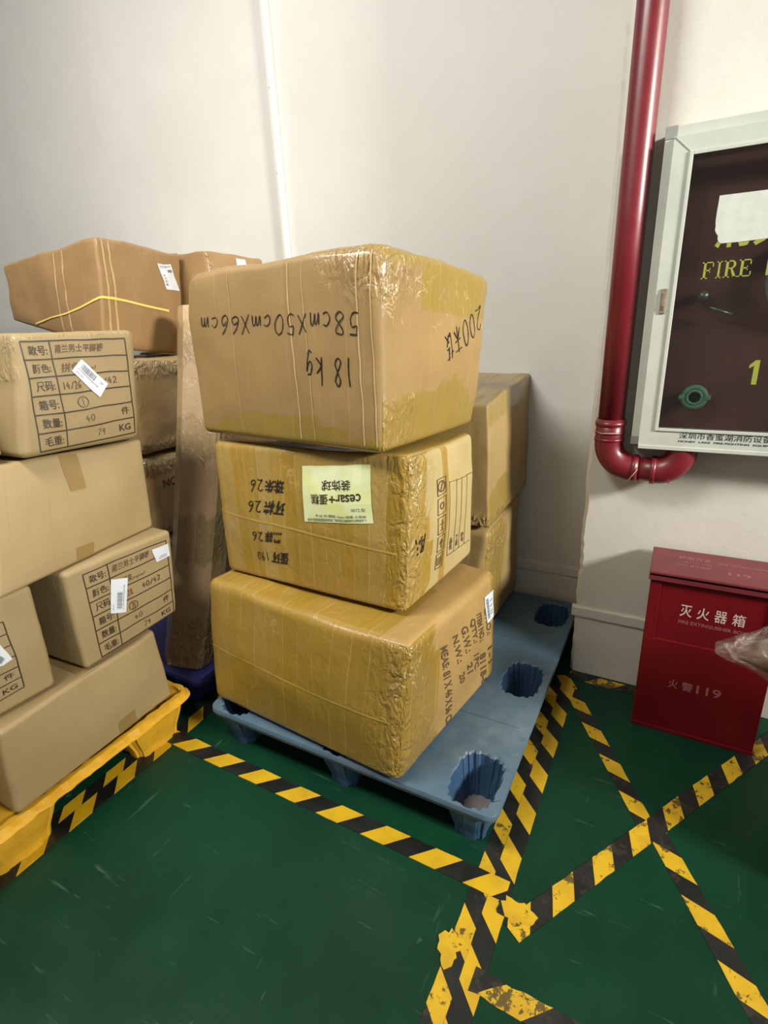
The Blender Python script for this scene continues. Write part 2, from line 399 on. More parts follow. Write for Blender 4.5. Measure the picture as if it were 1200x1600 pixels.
# surface cable trunking on the wall
t = empty('cable_trunking', (-1.787, 2.345, 0.3), 'narrow white cable trunking running straight up the back wall', 'trunking')
G().box(-1.806, -1.786, 2.332, 2.3505, 0.31, 3.4, 0.002).box(-1.787, -1.768, 2.322, 2.3505, 0.31, 3.4, 0.002).obj('cover', plain('trunking_plastic', (0.74, 0.73, 0.70), 0.35), t)
for z in (2.40, 2.07, 1.2):
    g = G(); g.tube([(-1.788, 2.3365, z), (-1.788, 2.3262, z)], 0.004, 12); g.obj('screw', plain('dark_screw', (0.03, 0.028, 0.025), 0.5), t)

# ------------------------------------------------------------ warning tape on the floor
def tape_mat(name, wear, period, slant, ang_seed):
    n = N(name); uv = n.new('ShaderNodeUVMap', uv_map='UVMap').outputs[0]; s_ = n.sep(uv); c = n.coord()
    ph = n.math('FRACT', n.math('DIVIDE', n.math('ADD', s_[0], n.math('MULTIPLY', s_[1], slant)), period))
    st = n.step(ph, 0.495, 0.505)
    yel = n.mix(n.step(n.noise(c, 14, 4), 0.35, 0.7), (0.60, 0.37, 0.012), (0.50, 0.30, 0.014))
    blk = n.mix(n.step(n.noise(c, 10, 4), 0.4, 0.7), (0.008, 0.009, 0.008), (0.016, 0.017, 0.014))
    col = n.mix(st, yel, blk)
    wn_ = n.noise(n.mapping(c, (1, 1, 1), loc=(ang_seed, 0, 0)), 22, 6, 0.72)
    worn = n.step(wn_, 0.70-wear*0.22, 0.73-wear*0.22)
    col = n.mix(n.math('MULTIPLY', worn, 0.85), col, (0.03, 0.026, 0.016))
    rub = n.step(n.noise(n.mapping(c, (1, 1, 1), loc=(0, ang_seed, 0)), 9, 5, 0.6), 0.5, 0.8)
    col = n.mix(n.math('MULTIPLY', rub, wear*0.30), col, (0.07, 0.05, 0.02))
    return n.out(color=col, rough=0.38+0.2*wear, spec=0.4)
def floor_tape(p0, p1, width, label, wear=0.15, period=0.156, slant=1.0, phase=0.0, seed=0, z=0.0012, ragged=0.0, bow=0.0):
    a = Vector((*p0, 0)); b = Vector((*p1, 0)); L = (b-a).length; d = (b-a)/L; nn = Vector((-d.y, d.x, 0)); V = []; F = []; U = []
    n = max(8, int(L/0.012))
    for i in range(n+1):
        t_ = i/n; ce = a+d*L*t_+nn*(bow*math.sin(PI*t_)+0.0015*noise.noise(Vector((t_*L*6, seed, 0))))
        for sg in (-1, 1):
            e = width/2+0.001*noise.noise(Vector((t_*L*30, seed, sg)))-ragged*max(0, noise.noise(Vector((t_*L*18, seed+4, sg*3))))
            V.append(ce+nn*sg*e+Vector((0, 0, z)))
            V.append(ce+nn*sg*e+Vector((0, 0, 0.0001)))
    W = [-width/2, -width/2, width/2, width/2]
    for i in range(n):
        k = i*4
        for f in ((k, k+4, k+6, k+2), (k+1, k+5, k+4, k), (k+2, k+6, k+7, k+3)):
            F.append(f); U.append([((x//4)/n*L+phase, W[x % 4]) for x in f])
    o = mesh_obj('floor_tape', V, F, tape_mat('hazard_tape', wear, period, slant, seed), None, False, uvs=U, loc=a)
    tag(o, label, 'tape'); return o

# corners of every carton (metres) and where its marks sit on a face (0..1 across, 0..1 up)
BX = {
 'B1': {'n0':(-0.568,1.03,0.157),'l0':(-1.334,1.087,0.157),'r0':(-0.48,1.639,0.157),'f0':(-1.246,1.696,0.157),'n1':(-0.533,1.059,0.603),'l1':(-1.337,1.137,0.608),'r1':(-0.481,1.632,0.584),'f1':(-1.285,1.71,0.592)},
 'B2': {'n0':(-0.615,1.196,0.606),'l0':(-1.308,1.214,0.606),'r0':(-0.583,1.669,0.606),'f0':(-1.276,1.687,0.606),'n1':(-0.591,1.213,1.066),'l1':(-1.299,1.221,1.062),'r1':(-0.581,1.665,1.044),'f1':(-1.29,1.673,1.04)},
 'B3': {'n0':(-0.644,1.16,1.08),'l0':(-1.323,1.214,1.089),'r0':(-0.609,1.73,1.058),'f0':(-1.288,1.785,1.068),'n1':(-0.629,1.17,1.575),'l1':(-1.307,1.211,1.55),'r1':(-0.553,1.751,1.521),'f1':(-1.231,1.792,1.496)},
 'B5': {'n0':(-0.6,1.78,0.157),'l0':(-1.05,1.78,0.157),'r0':(-0.579,2.319,0.157),'f0':(-1.029,2.319,0.157),'n1':(-0.559,1.801,0.646),'l1':(-1.009,1.801,0.646),'r1':(-0.587,2.316,0.649),'f1':(-1.037,2.316,0.649)},
 'B4': {'n0':(-0.56,1.787,0.666),'l0':(-1.01,1.787,0.666),'r0':(-0.564,2.343,0.677),'f0':(-1.014,2.343,0.677),'n1':(-0.569,1.781,1.116),'l1':(-1.019,1.781,1.116),'r1':(-0.574,2.354,1.168),'f1':(-1.024,2.354,1.168)},
 'L1': {'n0':(-1.446,0.473,0.171),'l0':(-1.906,0.473,0.171),'r0':(-1.471,1.023,0.167),'f0':(-1.931,1.023,0.167),'n1':(-1.424,0.485,0.45),'l1':(-1.884,0.485,0.45),'r1':(-1.481,1.014,0.437),'f1':(-1.941,1.014,0.437)},
 'L2': {'n0':(-1.465,0.757,0.449),'l0':(-1.885,0.737,0.449),'r0':(-1.489,1.119,0.452),'f0':(-1.909,1.099,0.452),'n1':(-1.465,0.762,0.765),'l1':(-1.885,0.742,0.765),'r1':(-1.463,1.138,0.765),'f1':(-1.883,1.118,0.765)},
 'L2p': {'n0':(-1.49,0.3,0.456),'l0':(-1.91,0.3,0.456),'r0':(-1.48,0.673,0.45),'f0':(-1.9,0.673,0.45),'n1':(-1.49,0.3,0.757),'l1':(-1.91,0.3,0.757),'r1':(-1.477,0.683,0.771),'f1':(-1.897,0.683,0.771)},
 'L3': {'n0':(-1.464,0.585,0.768),'l0':(-1.924,0.585,0.768),'r0':(-1.537,1.131,0.766),'f0':(-1.997,1.131,0.766),'n1':(-1.607,0.721,1.076),'l1':(-2.067,0.721,1.076),'r1':(-1.562,1.169,1.062),'f1':(-2.022,1.169,1.062)},
 'L4': {'n0':(-1.554,0.782,1.084),'l0':(-1.974,0.782,1.076),'r0':(-1.557,1.16,1.068),'f0':(-1.977,1.16,1.06),'n1':(-1.587,0.857,1.41),'l1':(-2.007,0.857,1.41),'r1':(-1.551,1.21,1.408),'f1':(-1.971,1.21,1.408)},
 'L5': {'n0':(-1.7,0.42,1.085),'l0':(-2.12,0.42,1.085),'r0':(-1.603,0.768,1.095),'f0':(-2.023,0.768,1.095),'n1':(-1.7,0.42,1.4),'l1':(-2.12,0.42,1.4),'r1':(-1.7,0.71,1.4),'f1':(-2.12,0.71,1.4)},
 'B6': {'n0':(-2.102,1.487,1.336),'l0':(-2.804,1.534,1.475),'r0':(-2.201,1.962,1.286),'f0':(-2.903,2.009,1.425),'n1':(-2.059,1.506,1.754),'l1':(-2.718,1.502,1.707),'r1':(-2.143,2.002,1.735),'f1':(-2.803,1.998,1.689)},
 'B7': {'n0':(-2.0,2.02,1.31),'l0':(-2.55,2.02,1.31),'r0':(-1.95,2.32,1.31),'f0':(-2.5,2.32,1.31),'n1':(-2.012,2.016,1.741),'l1':(-2.562,2.016,1.741),'r1':(-1.924,2.327,1.717),'f1':(-2.474,2.327,1.717)},
}
DQ = {
 'B3_dim': [(0.925,0.696),(0.094,0.737),(0.081,0.64),(0.923,0.585)],
 'B3_kg': [(0.888,0.484),(0.654,0.482),(0.646,0.34),(0.885,0.347)],
 'B3_pc': [(0.899,0.801),(0.479,0.583),(0.523,0.447),(0.952,0.662)],
 'B2_lab': [(0.517,0.523),(0.854,0.584),(0.834,0.939),(0.511,0.897)],
 'B2_ces': [(0.8,0.761),(0.558,0.727),(0.562,0.655),(0.803,0.692)],
 'B2_zsq': [(0.75,0.841),(0.612,0.82),(0.613,0.753),(0.753,0.777)],
 'B2_small': [(0.821,0.643),(0.537,0.598),(0.538,0.532),(0.824,0.59)],
 'B2_h1': [(0.412,0.789),(0.213,0.768),(0.209,0.671),(0.411,0.693)],
 'B2_h2': [(0.412,0.64),(0.193,0.608),(0.189,0.513),(0.41,0.531)],
 'B2_h3': [(0.393,0.412),(0.202,0.376),(0.2,0.302),(0.392,0.328)],
 'B2_h4': [(0.419,0.273),(0.222,0.229),(0.221,0.159),(0.418,0.177)],
 'B2_ic': [(0.363,0.187),(0.489,0.132),(0.486,0.775),(0.311,0.791)],
 'B2_tb': [(0.554,0.183),(0.877,0.145),(0.934,0.723),(0.529,0.739)],
 'B2_hr': [(0.106,0.492),(-0.052,0.491),(-0.025,0.441),(0.136,0.43)],
 'B1_meas': [(0.297,0.808),(0.446,-0.068),(0.514,-0.093),(0.365,0.788)],
 'B1_nw': [(0.419,0.805),(0.55,0.206),(0.609,0.194),(0.477,0.79)],
 'B1_gw': [(0.505,0.812),(0.636,0.228),(0.706,0.202),(0.574,0.791)],
 'B1_qty': [(0.595,0.814),(0.719,0.238),(0.792,0.212),(0.66,0.798)],
 'B1_item': [(0.684,0.798),(0.819,0.138),(0.895,0.11),(0.76,0.777)],
 'B1_cno': [(0.811,0.771),(0.92,0.114),(0.98,0.1),(0.882,0.754)],
 'B1_lab': [(0.881,0.598),(1.018,0.589),(0.98,0.839),(0.823,0.864)],
 'L4_tab': [(0.135,0.038),(0.948,0.065),(0.891,0.925),(0.047,0.935)],
 'L4_lab': [(0.41,0.669),(0.623,0.424),(0.711,0.533),(0.501,0.765)],
 'L2_tab': [(0.15,0.018),(0.998,0.007),(0.922,0.91),(0.138,0.919)],
 'L2_la': [(0.287,0.433),(0.428,0.365),(0.49,0.701),(0.346,0.759)],
 'L2_lb': [(0.825,0.698),(0.958,0.729),(0.954,0.866),(0.78,0.874)],
 'L2p_tr': [(0.768,0.792),(0.782,0.118),(0.682,0.696),(0.679,0.429),(0.743,0.437),(0.715,0.612)],
 'L3_t1': [(0.448,0.645),(0.548,0.642),(0.527,0.976),(0.411,0.983)],
 'L3_t2': [(0.426,-0.018),(0.535,-0.03),(0.548,0.119),(0.434,0.131)],
 'B6_lab': [(0.779,0.646),(0.959,0.646),(0.847,0.89),(0.663,0.883)],
 'B7_lab': [(0.52,0.863),(0.687,0.862),(0.679,0.965),(0.515,0.964)],
 'B6_strapR': [(0.055,0.472),(0.486,0.457),(1.004,0.422)],
 'B6_strapF': [(0.502,0.198),(0.785,0.353),(1.012,0.455)],
 'L2_tape': [(0.416,0.866),(0.566,0.838),(0.543,1.001),(0.412,0.997)],
}

# ---- tapes
floor_tape((-1.50, 0.995), (-0.235, 0.984), 0.058, 'yellow and black tape running across the floor in front of the blue pallet', 0.05, 0.1576, -1.0, 0.0777, 1, 0.0024)
floor_tape((-1.474, -0.4), (-1.474, 1.32), 0.056, 'outer yellow and black tape along the open floor beside the yellow pallet', 0.05, 0.1525, -1.0, 0.0627, 2, 0.0018)
floor_tape((-1.524, -0.4), (-1.524, 1.02), 0.050, 'inner yellow and black tape half hidden under the yellow pallet edge', 0.12, 0.150, -1.0, 0.050, 3, 0.0010)
floor_tape((-0.298, -0.5), (-0.298, 1.90), 0.050, 'left strip of the doubled floor tape along the blue pallet side', 0.60, 0.1589, -1.0, -0.034, 4, 0.0010, 0.002)
floor_tape((-0.248, -0.5), (-0.252, 1.90), 0.052, 'right strip of the doubled floor tape along the blue pallet side', 0.30, 0.1589, -1.0, 0.0515, 5, 0.0016)
floor_tape((-0.285, 1.955), (0.073, 1.335), 0.050, 'warning tape slanting from the pillar corner to the tape crossing', 0.55, 0.1508, -1.0, 0.0039, 6, 0.0012, 0.002)
floor_tape((0.080, 1.362), (0.630, 0.405), 0.054, 'warning tape slanting from the tape crossing to the bottom right', 0.60, 0.148, -1.0, 0.068, 7, 0.0010, 0.002)
floor_tape((-0.20, 0.894), (0.46, 1.957), 0.056, 'worn tape rising right from the doubled tape to the red box', 0.72, 0.1509, -1.0, 0.0121, 8, 0.0020, 0.004)
floor_tape((-0.25, 0.760), (0.50, 0.752), 0.054, 'peeling short tape nearest the viewer at the foot of the doubled tape', 0.95, 0.20, -1.0, 0.155, 9, 0.0022, 0.010)
floor_tape((-0.262, 1.972), (0.02, 1.966), 0.050, 'dirty flaking tape along the foot of the pillar', 0.95, 0.19, -1.0, 0.10, 10, 0.0022, 0.012)
def scrap(cx_, cy_, rx, ry, seed, label, phase=0.0, z=0.0030):
    V = []; F = []; n = 26; U = []
    V.append(Vector((cx_, cy_, z)))
    for k in range(n):
        a = 2*PI*k/n; r = 1+0.55*noise.noise(Vector((math.cos(a)*1.5+seed, math.sin(a)*1.5, seed)))+0.25*noise.noise(Vector((math.cos(a)*6, math.sin(a)*6, seed)))
        V.append(Vector((cx_+rx*r*math.cos(a), cy_+ry*r*math.sin(a), z)))
    b = len(V)
    for k in range(n): V.append(V[1+k]-Vector((0, 0, z-0.0002)))
    for k in range(n):
        j = (k+1) % n; F.append((0, 1+k, 1+j)); F.append((1+k, b+k, b+j, 1+j))
    for f in F: U.append([(V[i].x+phase, V[i].y) for i in f])
    o = mesh_obj('tape_scrap', V, F, tape_mat('scrap_tape', 0.55, 0.30, 0.6, seed), None, False, uvs=U, loc=(cx_, cy_, 0)); tag(o, label, 'tape scrap')
scrap(-0.318, 0.798, 0.030, 0.040, 3, 'torn yellow tape scrap at the left edge of the doubled tape', 0.24)
scrap(-0.205, 0.945, 0.045, 0.030, 8, 'crumpled yellow tape scrap where the worn tape meets the doubled tape', 0.27)

# ---- plastic pallets
def pallet_mat(name, c1, c2, dust):
    n = N(name); c = n.coord()
    col = n.mix(n.step(n.noise(c, 7, 5, 0.65), 0.3, 0.75), c1, c2)
    col = n.mix(n.math('MULTIPLY', n.step(n.noise(c, 3, 6, 0.7), 0.5, 0.75), dust), col, (0.30, 0.33, 0.33))
    return n.out(color=col, rough=n.math('MULTIPLY_ADD', n.noise(c, 12, 4), 0.3, 0.35), normal=n.bump(n.noise(c, 60, 3), 0.08, 0.004))
M_BLUE = pallet_mat('blue_pallet_plastic', (0.062, 0.118, 0.175), (0.090, 0.145, 0.190), 0.30)
M_CUPB = pallet_mat('blue_cup_plastic', (0.030, 0.080, 0.165), (0.042, 0.098, 0.18), 0.06)
M_DUST = plain('dusty_cup_bottom', (0.22, 0.20, 0.185), 0.8)
M_YEL = pallet_mat('yellow_pallet_plastic', (0.66, 0.37, 0.022), (0.56, 0.29, 0.015), 0.03)
M_DBL = pallet_mat('dark_blue_pallet_plastic', (0.020, 0.028, 0.16), (0.03, 0.04, 0.20), 0.05)

def sup(a, rx, ry, p=3.2):
    c_, s_ = math.cos(a), math.sin(a)
    return Vector((rx*math.copysign(abs(c_)**(2/p), c_), ry*math.copysign(abs(s_)**(2/p), s_), 0))
def pallet(name, x0, x1, y0, y1, top, cx, cy, rx, ry, m_top, m_cup, label, holes=True, wavy=0.0, seed=0, footr=1.0, skirt=0.03, flute=0.06, rim=0.0):
    root = empty(name, ((x0+x1)/2, (y0+y1)/2, 0), label, 'pallet')
    n = 96; g = G(); xs = [x0]+[(a+b)/2 for a, b in zip(cx, cx[1:])]+[x1]; ys = [y0]+[(a+b)/2 for a, b in zip(cy, cy[1:])]+[y1]
    rc = 0.035
    def outline(inset=0.0, z=0.0, wv=0.0):
        pts = []; m_ = 60
        for k, (sx, sy, a0) in enumerate(((1, -1, -PI/2), (1, 1, 0), (-1, 1, PI/2), (-1, -1, PI))):
            ccx = (x1-rc if sx > 0 else x0+rc); ccy = (y1-rc if sy > 0 else y0+rc)
            for i in range(8):
                a = a0+PI/2*i/8; pts.append(Vector((ccx+(rc-inset)*math.cos(a), ccy+(rc-inset)*math.sin(a), z)))
            nx = ((1, -1), (1, 1), (-1, 1), (-1, -1))[(k+1) % 4]; a = a0+PI/2
            p = Vector((ccx+(rc-inset)*math.cos(a), ccy+(rc-inset)*math.sin(a), z))
            nc = Vector(((x1-rc if nx[0] > 0 else x0+rc)+(rc-inset)*math.cos(a), (y1-rc if nx[1] > 0 else y0+rc)+(rc-inset)*math.sin(a), z))
            out = Vector((math.cos(a), math.sin(a), 0))
            for i in range(m_):
                q = p.lerp(nc, i/m_); wq = wv*(noise.noise(q*30+Vector((seed, 0, 0)))+0.6*abs(math.sin((q.x+q.y)*55)))
                pts.append(q+out*wq)
        return pts
    # top skin with the openings of the cups
    for i in range(len(cx)):
        for j in range(len(cy)):
            X0, X1, Y0, Y1 = xs[i], xs[i+1], ys[j], ys[j+1]; c0 = Vector((cx[i], cy[j], top))
            ring = []; outer = []
            angs = sorted([2*PI*k/n for k in range(n)]+[math.atan2(yy-c0.y, xx-c0.x) % (2*PI) for xx in (X0, X1) for yy in (Y0, Y1)])
            for a in angs:
                k = int(a/(2*PI)*n+1e-6); fl = 1+flute*0.5*(1 if (k//3) % 2 == 0 else -1) if holes else 1
                ring.append(c0+sup(a, rx, ry)*fl); d = Vector((math.cos(a), math.sin(a), 0))
                tx = ((X1-c0.x)/d.x if d.x > 1e-9 else (X0-c0.x)/d.x if d.x < -1e-9 else 1e9); ty = ((Y1-c0.y)/d.y if d.y > 1e-9 else (Y0-c0.y)/d.y if d.y < -1e-9 else 1e9)
                e = c0+d*min(tx, ty)
                # round the pallet's own corners
                for (qx, qy, sx, sy) in ((x1-rc, y1-rc, 1, 1), (x0+rc, y1-rc, -1, 1), (x1-rc, y0+rc, 1, -1), (x0+rc, y0+rc, -1, -1)):
                    if (e.x-qx)*sx > 0 and (e.y-qy)*sy > 0:
                        v = Vector((e.x-qx, e.y-qy, 0)); e = Vector((qx, qy, top))+v.normalized()*min(v.length, rc)
                outer.append(e)
            lip = [c0+(p-c0)*1.06+Vector((0, 0, 0.0)) for p in ring]
            ring2 = [p-Vector((0, 0, 0.006)) for p in ring]
            if holes: g.loft([outer, lip, ring2], cap0=False, cap1=False)
            else: g.loft([outer, lip], cap0=False, cap1=True)
    o1 = outline(0.004, top); o2 = outline(0.0, top-0.004, wavy); o3 = outline(-0.002, top-skirt*0.45, wavy); o4 = outline(0.004, top-skirt); o5 = outline(0.012, top-skirt); o6 = outline(0.012, top-0.008)
    rings = [o1, o2, o3, o4, o5, o6]
    if rim:
        rings = [outline(0.020, top), outline(0.016, top+rim, -wavy), outline(0.004, top+rim, wavy), o2, outline(-0.012, top-skirt*0.35, wavy), outline(-0.004, top-skirt*0.7, wavy*0.5), o4, o5, o6]
    g.loft(rings, cap0=False, cap1=False)
    # moulded grooves on the deck
    if holes:
        for y in ys[1:-1]: g.box(x0+0.03, x1-0.03, y-0.004, y+0.004, top-0.001, top+0.0025, 0.001)
        for x in xs[1:-1]: g.box(x-0.004, x+0.004, y0+0.03, y1-0.03, top-0.001, top+0.0025, 0.001)
    g.obj('deck', m_top, root, False)
    for i in range(len(cx)):
        for j in range(len(cy)):
            c0 = Vector((cx[i], cy[j], 0)); g = G(); rin = []; rout = []
            for z, s_ in ((top-0.006, 1.0), (top-0.05, 0.93), (top-0.10, 0.82), (0.012, 0.70)):
                rin.append([c0+sup(2*PI*k/n, rx, ry)*s_*(1+flute*0.5*(1 if (k//3) % 2 == 0 else -1))+Vector((0, 0, z)) for k in range(n)])
            for z, s_ in ((0.0, 0.74), (0.03, 0.78), (top-0.07, 0.95), (top-0.010, 1.10)):
                rout.append([c0+sup(2*PI*k/n, rx, ry)*s_*footr*(1+flute*0.7*(1 if (k//6) % 2 == 0 else -1))+Vector((0, 0, z)) for k in range(n)])
            if holes:
                g.loft(rin, 0, False, False); g.add([v-Vector((0, 0, 0.0)) for v in rin[-1]], [tuple(range(n))], 1)
            g.loft(rout, 0, True, not holes)
            g.obj('foot', [m_cup, M_DUST], root, False)
    return root
pallet('plastic_pallet', -1.325, -0.290, 1.048, 2.30, 0.15, (-1.235, -0.808, -0.382), (1.160, 1.665, 2.165), 0.066, 0.098, M_BLUE, M_CUPB,
       'light blue nine-footed plastic pallet under the central tape-wrapped cartons')
pallet('plastic_pallet', -2.42, -1.447, -0.12, 1.080, 0.15, (-2.30, -1.92, -1.538), (0.0, 0.475, 0.950), 0.075, 0.105, M_YEL, M_YEL,
       'yellow plastic pallet with a ragged rim at the left', False, 0.0065, 3, 1.08, 0.026, 0.05, rim=0.014)
pallet('plastic_pallet', -2.75, -1.475, 1.135, 2.33, 0.142, (-2.6, -2.1, -1.60), (1.25, 1.73, 2.2), 0.075, 0.105, M_DBL, M_DBL,
       'dark blue pallet in the shade beneath the tall upright carton', False, 0.0, 4, 1.0, 0.035, 0.05)

# ---- cartons
def carton(key, name, label, mt, group=None, **k):
    am = k.pop('amber', None); cr = k.pop('crinkle', None)
    ct = Carton(BX[key], **k); b = BX[key]
    base = [sum(b[c+'0'][i] for c in 'nlrf')/4 for i in range(3)]
    root = empty(name, base, label, 'carton', group)
    ct.build('carton_body', mt, root, am, cr); ct.root = root; return ct
def ns(v, s=4.0, sd=0): return noise.noise(Vector((v[0]*s+sd, v[1]*s, v[2]*s)))

# bottom of the central stack
c = carton('B1', 'taped_carton', 'olive-taped carton printed MEAS 81 X 46 X 56 CM, bottom of the central stack', K_BOT, r=0.028, bulge=(0.012, 0.014, -0.008), dent=0.007, seed=1,
    amber=lambda f, u, v, q: (0.84 if v < 0.46+0.03*math.sin(u*9) else 0.55) if f == 'F' else (0.86 if u < 0.27+0.12*ns(q, 2, 3) else (0.10 if u < 0.93 else 0.5)) if f == 'R' else (0.55 if q[0] < 0.75 and q[1] < 0.2 else 0.15),
    crinkle=lambda f, u, v, q: max(0.18 if f in 'FT' else 0.08, 1.0*max(0, (u-0.78)/0.22) if f == 'F' else 1.0*max(0, 1-u/0.34) if f == 'R' else 0))
for s, k in (('MEAS: 81 X 46 X 56 CM', 'B1_meas'), ('N.W.:      20', 'B1_nw'), ('G.W.:      21', 'B1_gw'), ('QTY.:      1PC', 'B1_qty'), ('ITEM NO.:  8118-818', 'B1_item'), ('C/NO.:     1-1', 'B1_cno')):
    Q = DQ[k]
    if k == 'B1_meas': Q = [Q[0], (Q[1][0]-0.02, 0.02), (Q[2][0]-0.02, 0.0), Q[3]]
    pr_ = [x for x in s.split('  ') if x.strip()]
    if len(pr_) == 1: c.decal('printed_text', [text_geo(s, 0.02)[:2]], Q, 'R', INKF, c.root)
    else:
        c.decal('printed_text', [place(text_geo(pr_[0], 0.02), 0, 0, 0.42, 1)], Q, 'R', INKF, c.root); c.decal('printed_text', [place(text_geo(pr_[1].strip(), 0.02), 0.62, 0, 0.62+0.09*len(pr_[1].strip()), 1)], Q, 'R', INKF, c.root)
Q = [(0.86, 0.60), (0.975, 0.60), (0.965, 0.845), (0.815, 0.865)]
paper_label(c, Q, 'R', c.root, barcode(3, 0.15, 0.4, 0.12, 0.88, True)+[rect_geo(0.5, y, 0.8, y+0.03) for y in (0.2, 0.3, 0.5, 0.7)])
c.decal('packing_tape', [rect_geo(0, 0, 1, 1, 20, 3)], [(0.02, 0.465), (0.985, 0.435), (0.985, 0.45), (0.02, 0.480)], 'F', plain('clear_tape_edge', (0.40, 0.27, 0.06), 0.22, coat=0.7), c.root)

# middle
c = carton('B2', 'taped_carton', 'golden taped carton with the pale label, middle of the central stack', K_MID, r=0.022, bulge=(0.012, 0.014, -0.008), dent=0.007, seed=2,
    amber=lambda f, u, v, q: (0.84 if u > 0.42 and not (0.45 < u < 0.9 and v > 0.45) else 0.62) if f == 'F' else (0.62 if u < 0.24+0.06*math.sin(v*6) else 0.0 if u < 0.42 or u > 0.50 else 0.45) if f == 'R' else 0.5,
    crinkle=lambda f, u, v, q: max(0.22 if f == 'F' else 0.05, 1.0*max(0, (u-0.84)/0.16) if f == 'F' else 1.1*max(0, 1-(u/0.36)**2) if f == 'R' else 0))
c.decal('packing_tape', [rect_geo(0, 0, 1, 1, 20, 3)], [(0.015, 0.475), (0.985, 0.40), (0.985, 0.416), (0.015, 0.492)], 'F', plain('clear_tape_edge', (0.42, 0.29, 0.07), 0.22, coat=0.7), c.root, 0.0012)
lb = c.decal('paper_label', [rect_geo(0, 0, 1, 1, 8, 6)], DQ['B2_lab'], 'F', YPAPER, c.root, 0.002)
c.decal('label_text', [place(text_geo('cesar+', 0.012), 0, 0, 0.62, 0.85), place(text_geo('蛋糕', 0.008), 0.64, 0, 1, 1)], DQ['B2_ces'], 'F', INK, lb, 0.003)
c.decal('label_text', [text_geo('装饰球', 0.008)[:2]], DQ['B2_zsq'], 'F', INK, lb, 0.003)
c.decal('label_text', [place(text_geo('广东省佛山市顺德区装饰球厂装饰球蛋糕装饰配件专用', 0.01), 0, 0.0, 1, 0.34), place(text_geo('收货人 装饰 cesar 蛋糕 共 26 件', 0.01), 0, 0.45, 0.85, 0.75), place(text_geo('球 Z100', 0.0), 0, 1.15, 0.22, 1.6)], [DQ['B2_small'][3], DQ['B2_small'][2], DQ['B2_small'][1], DQ['B2_small'][0]], 'F', LABINK, lb, 0.003)
for k, s, d, sd in (('B2_h1', '珠朱', '26', 1), ('B2_h2', '环棕', '26', 2), ('B2_h3', '黑蒜', '26', 3), ('B2_h4', '蛋环', '190', 4)):
    c.decal('handwriting', [place(text_geo(s, 0.02, 0.25), 0, 0, 0.56, 1), place(stroke_geo(d, 0.05, 1.6 if len(d) == 2 else 2, 0.08, sd), 0.60, 0.05, 1, 0.9)], DQ[k], 'F', PEN, c.root)
def icon(i):
    y0 = i/5+0.012; y1 = (i+1)/5-0.012; g = []
    for a in (rect_geo(0, y0, 1, y0+0.008), rect_geo(0, y1-0.008, 1, y1), rect_geo(0, y0, 0.07, y1), rect_geo(0.93, y0, 1, y1)): g.append(a)
    ym = (y0+y1)/2; h = (y1-y0)/2
    def ringg(r0, r1, n=20, cxx=0.5, cyy=None):
        V = []; cyy = cyy or ym
        for k in range(n):
            a = 2*PI*k/n; V += [(cxx+r0*0.4*math.cos(a), cyy+r0*h*0.7*math.sin(a)), (cxx+r1*0.4*math.cos(a), cyy+r1*h*0.7*math.sin(a))]
        return V, [(2*k, 2*k+1, (2*k+3) % (2*n), (2*k+2) % (2*n)) for k in range(n)]
    if i == 4: g += [ringg(0.78, 1.0), ([(0.32, ym-h*0.5), (0.42, ym-h*0.5), (0.68, ym+h*0.5), (0.58, ym+h*0.5)], [(0, 1, 2, 3)])]
    elif i == 3: g += [ringg(0.4, 0.6), rect_geo(0.28, ym-h*0.15, 0.36, ym+h*0.3), rect_geo(0.62, ym-h*0.3, 0.7, ym+h*0.2)]
    elif i == 2: g += [rect_geo(0.46, ym-h*0.65, 0.54, ym+h*0.65), rect_geo(0.25, ym+h*0.1, 0.75, ym+h*0.2), rect_geo(0.3, ym-h*0.65, 0.7, ym-h*0.55)]
    elif i == 1: g += [([(0.5, ym+h*0.6), (0.2, ym), (0.8, ym)], [(0, 1, 2)]), rect_geo(0.44, ym-h*0.6, 0.56, ym)]
    else: g += [rect_geo(0.2, ym-h*0.5, 0.3, ym+h*0.5), rect_geo(0.45, ym-h*0.5, 0.55, ym+h*0.5), rect_geo(0.7, ym-h*0.5, 0.8, ym+h*0.5), rect_geo(0.2, ym-h*0.6, 0.8, ym-h*0.5)]
    return g
c.decal('printed_symbols', sum([icon(i) for i in range(5)], []), [(0.365, 0.15), (0.475, 0.14), (0.475, 0.80), (0.335, 0.80)], 'R', INKF, c.root)
g = [rect_geo(0.0, y, 1.0, y+0.008, 12, 1) for y in (0.0, 0.98)]+[rect_geo(x, 0, x+0.014, 1, 1, 10) for x in (0.0, 0.27, 0.50, 0.73)]
g += [place(text_geo(s, 0.03), x, 0.06, x+0.11, 0.06+hh) for s, x, hh in (('品\n名', 0.08, 0.16), ('数\n量', 0.34, 0.16), ('箱\n号', 0.58, 0.14))]
c.decal('printed_table', g, [(0.54, 0.19), (0.93, 0.15), (0.95, 0.72), (0.53, 0.74)], 'R', INKF, c.root)
c.decal('handwriting', [text_geo('陈', 0.01, 0.2)[:2]], [(0.20, 0.49), (0.07, 0.49), (0.07, 0.37), (0.20, 0.37)], 'R', PEN, c.root)

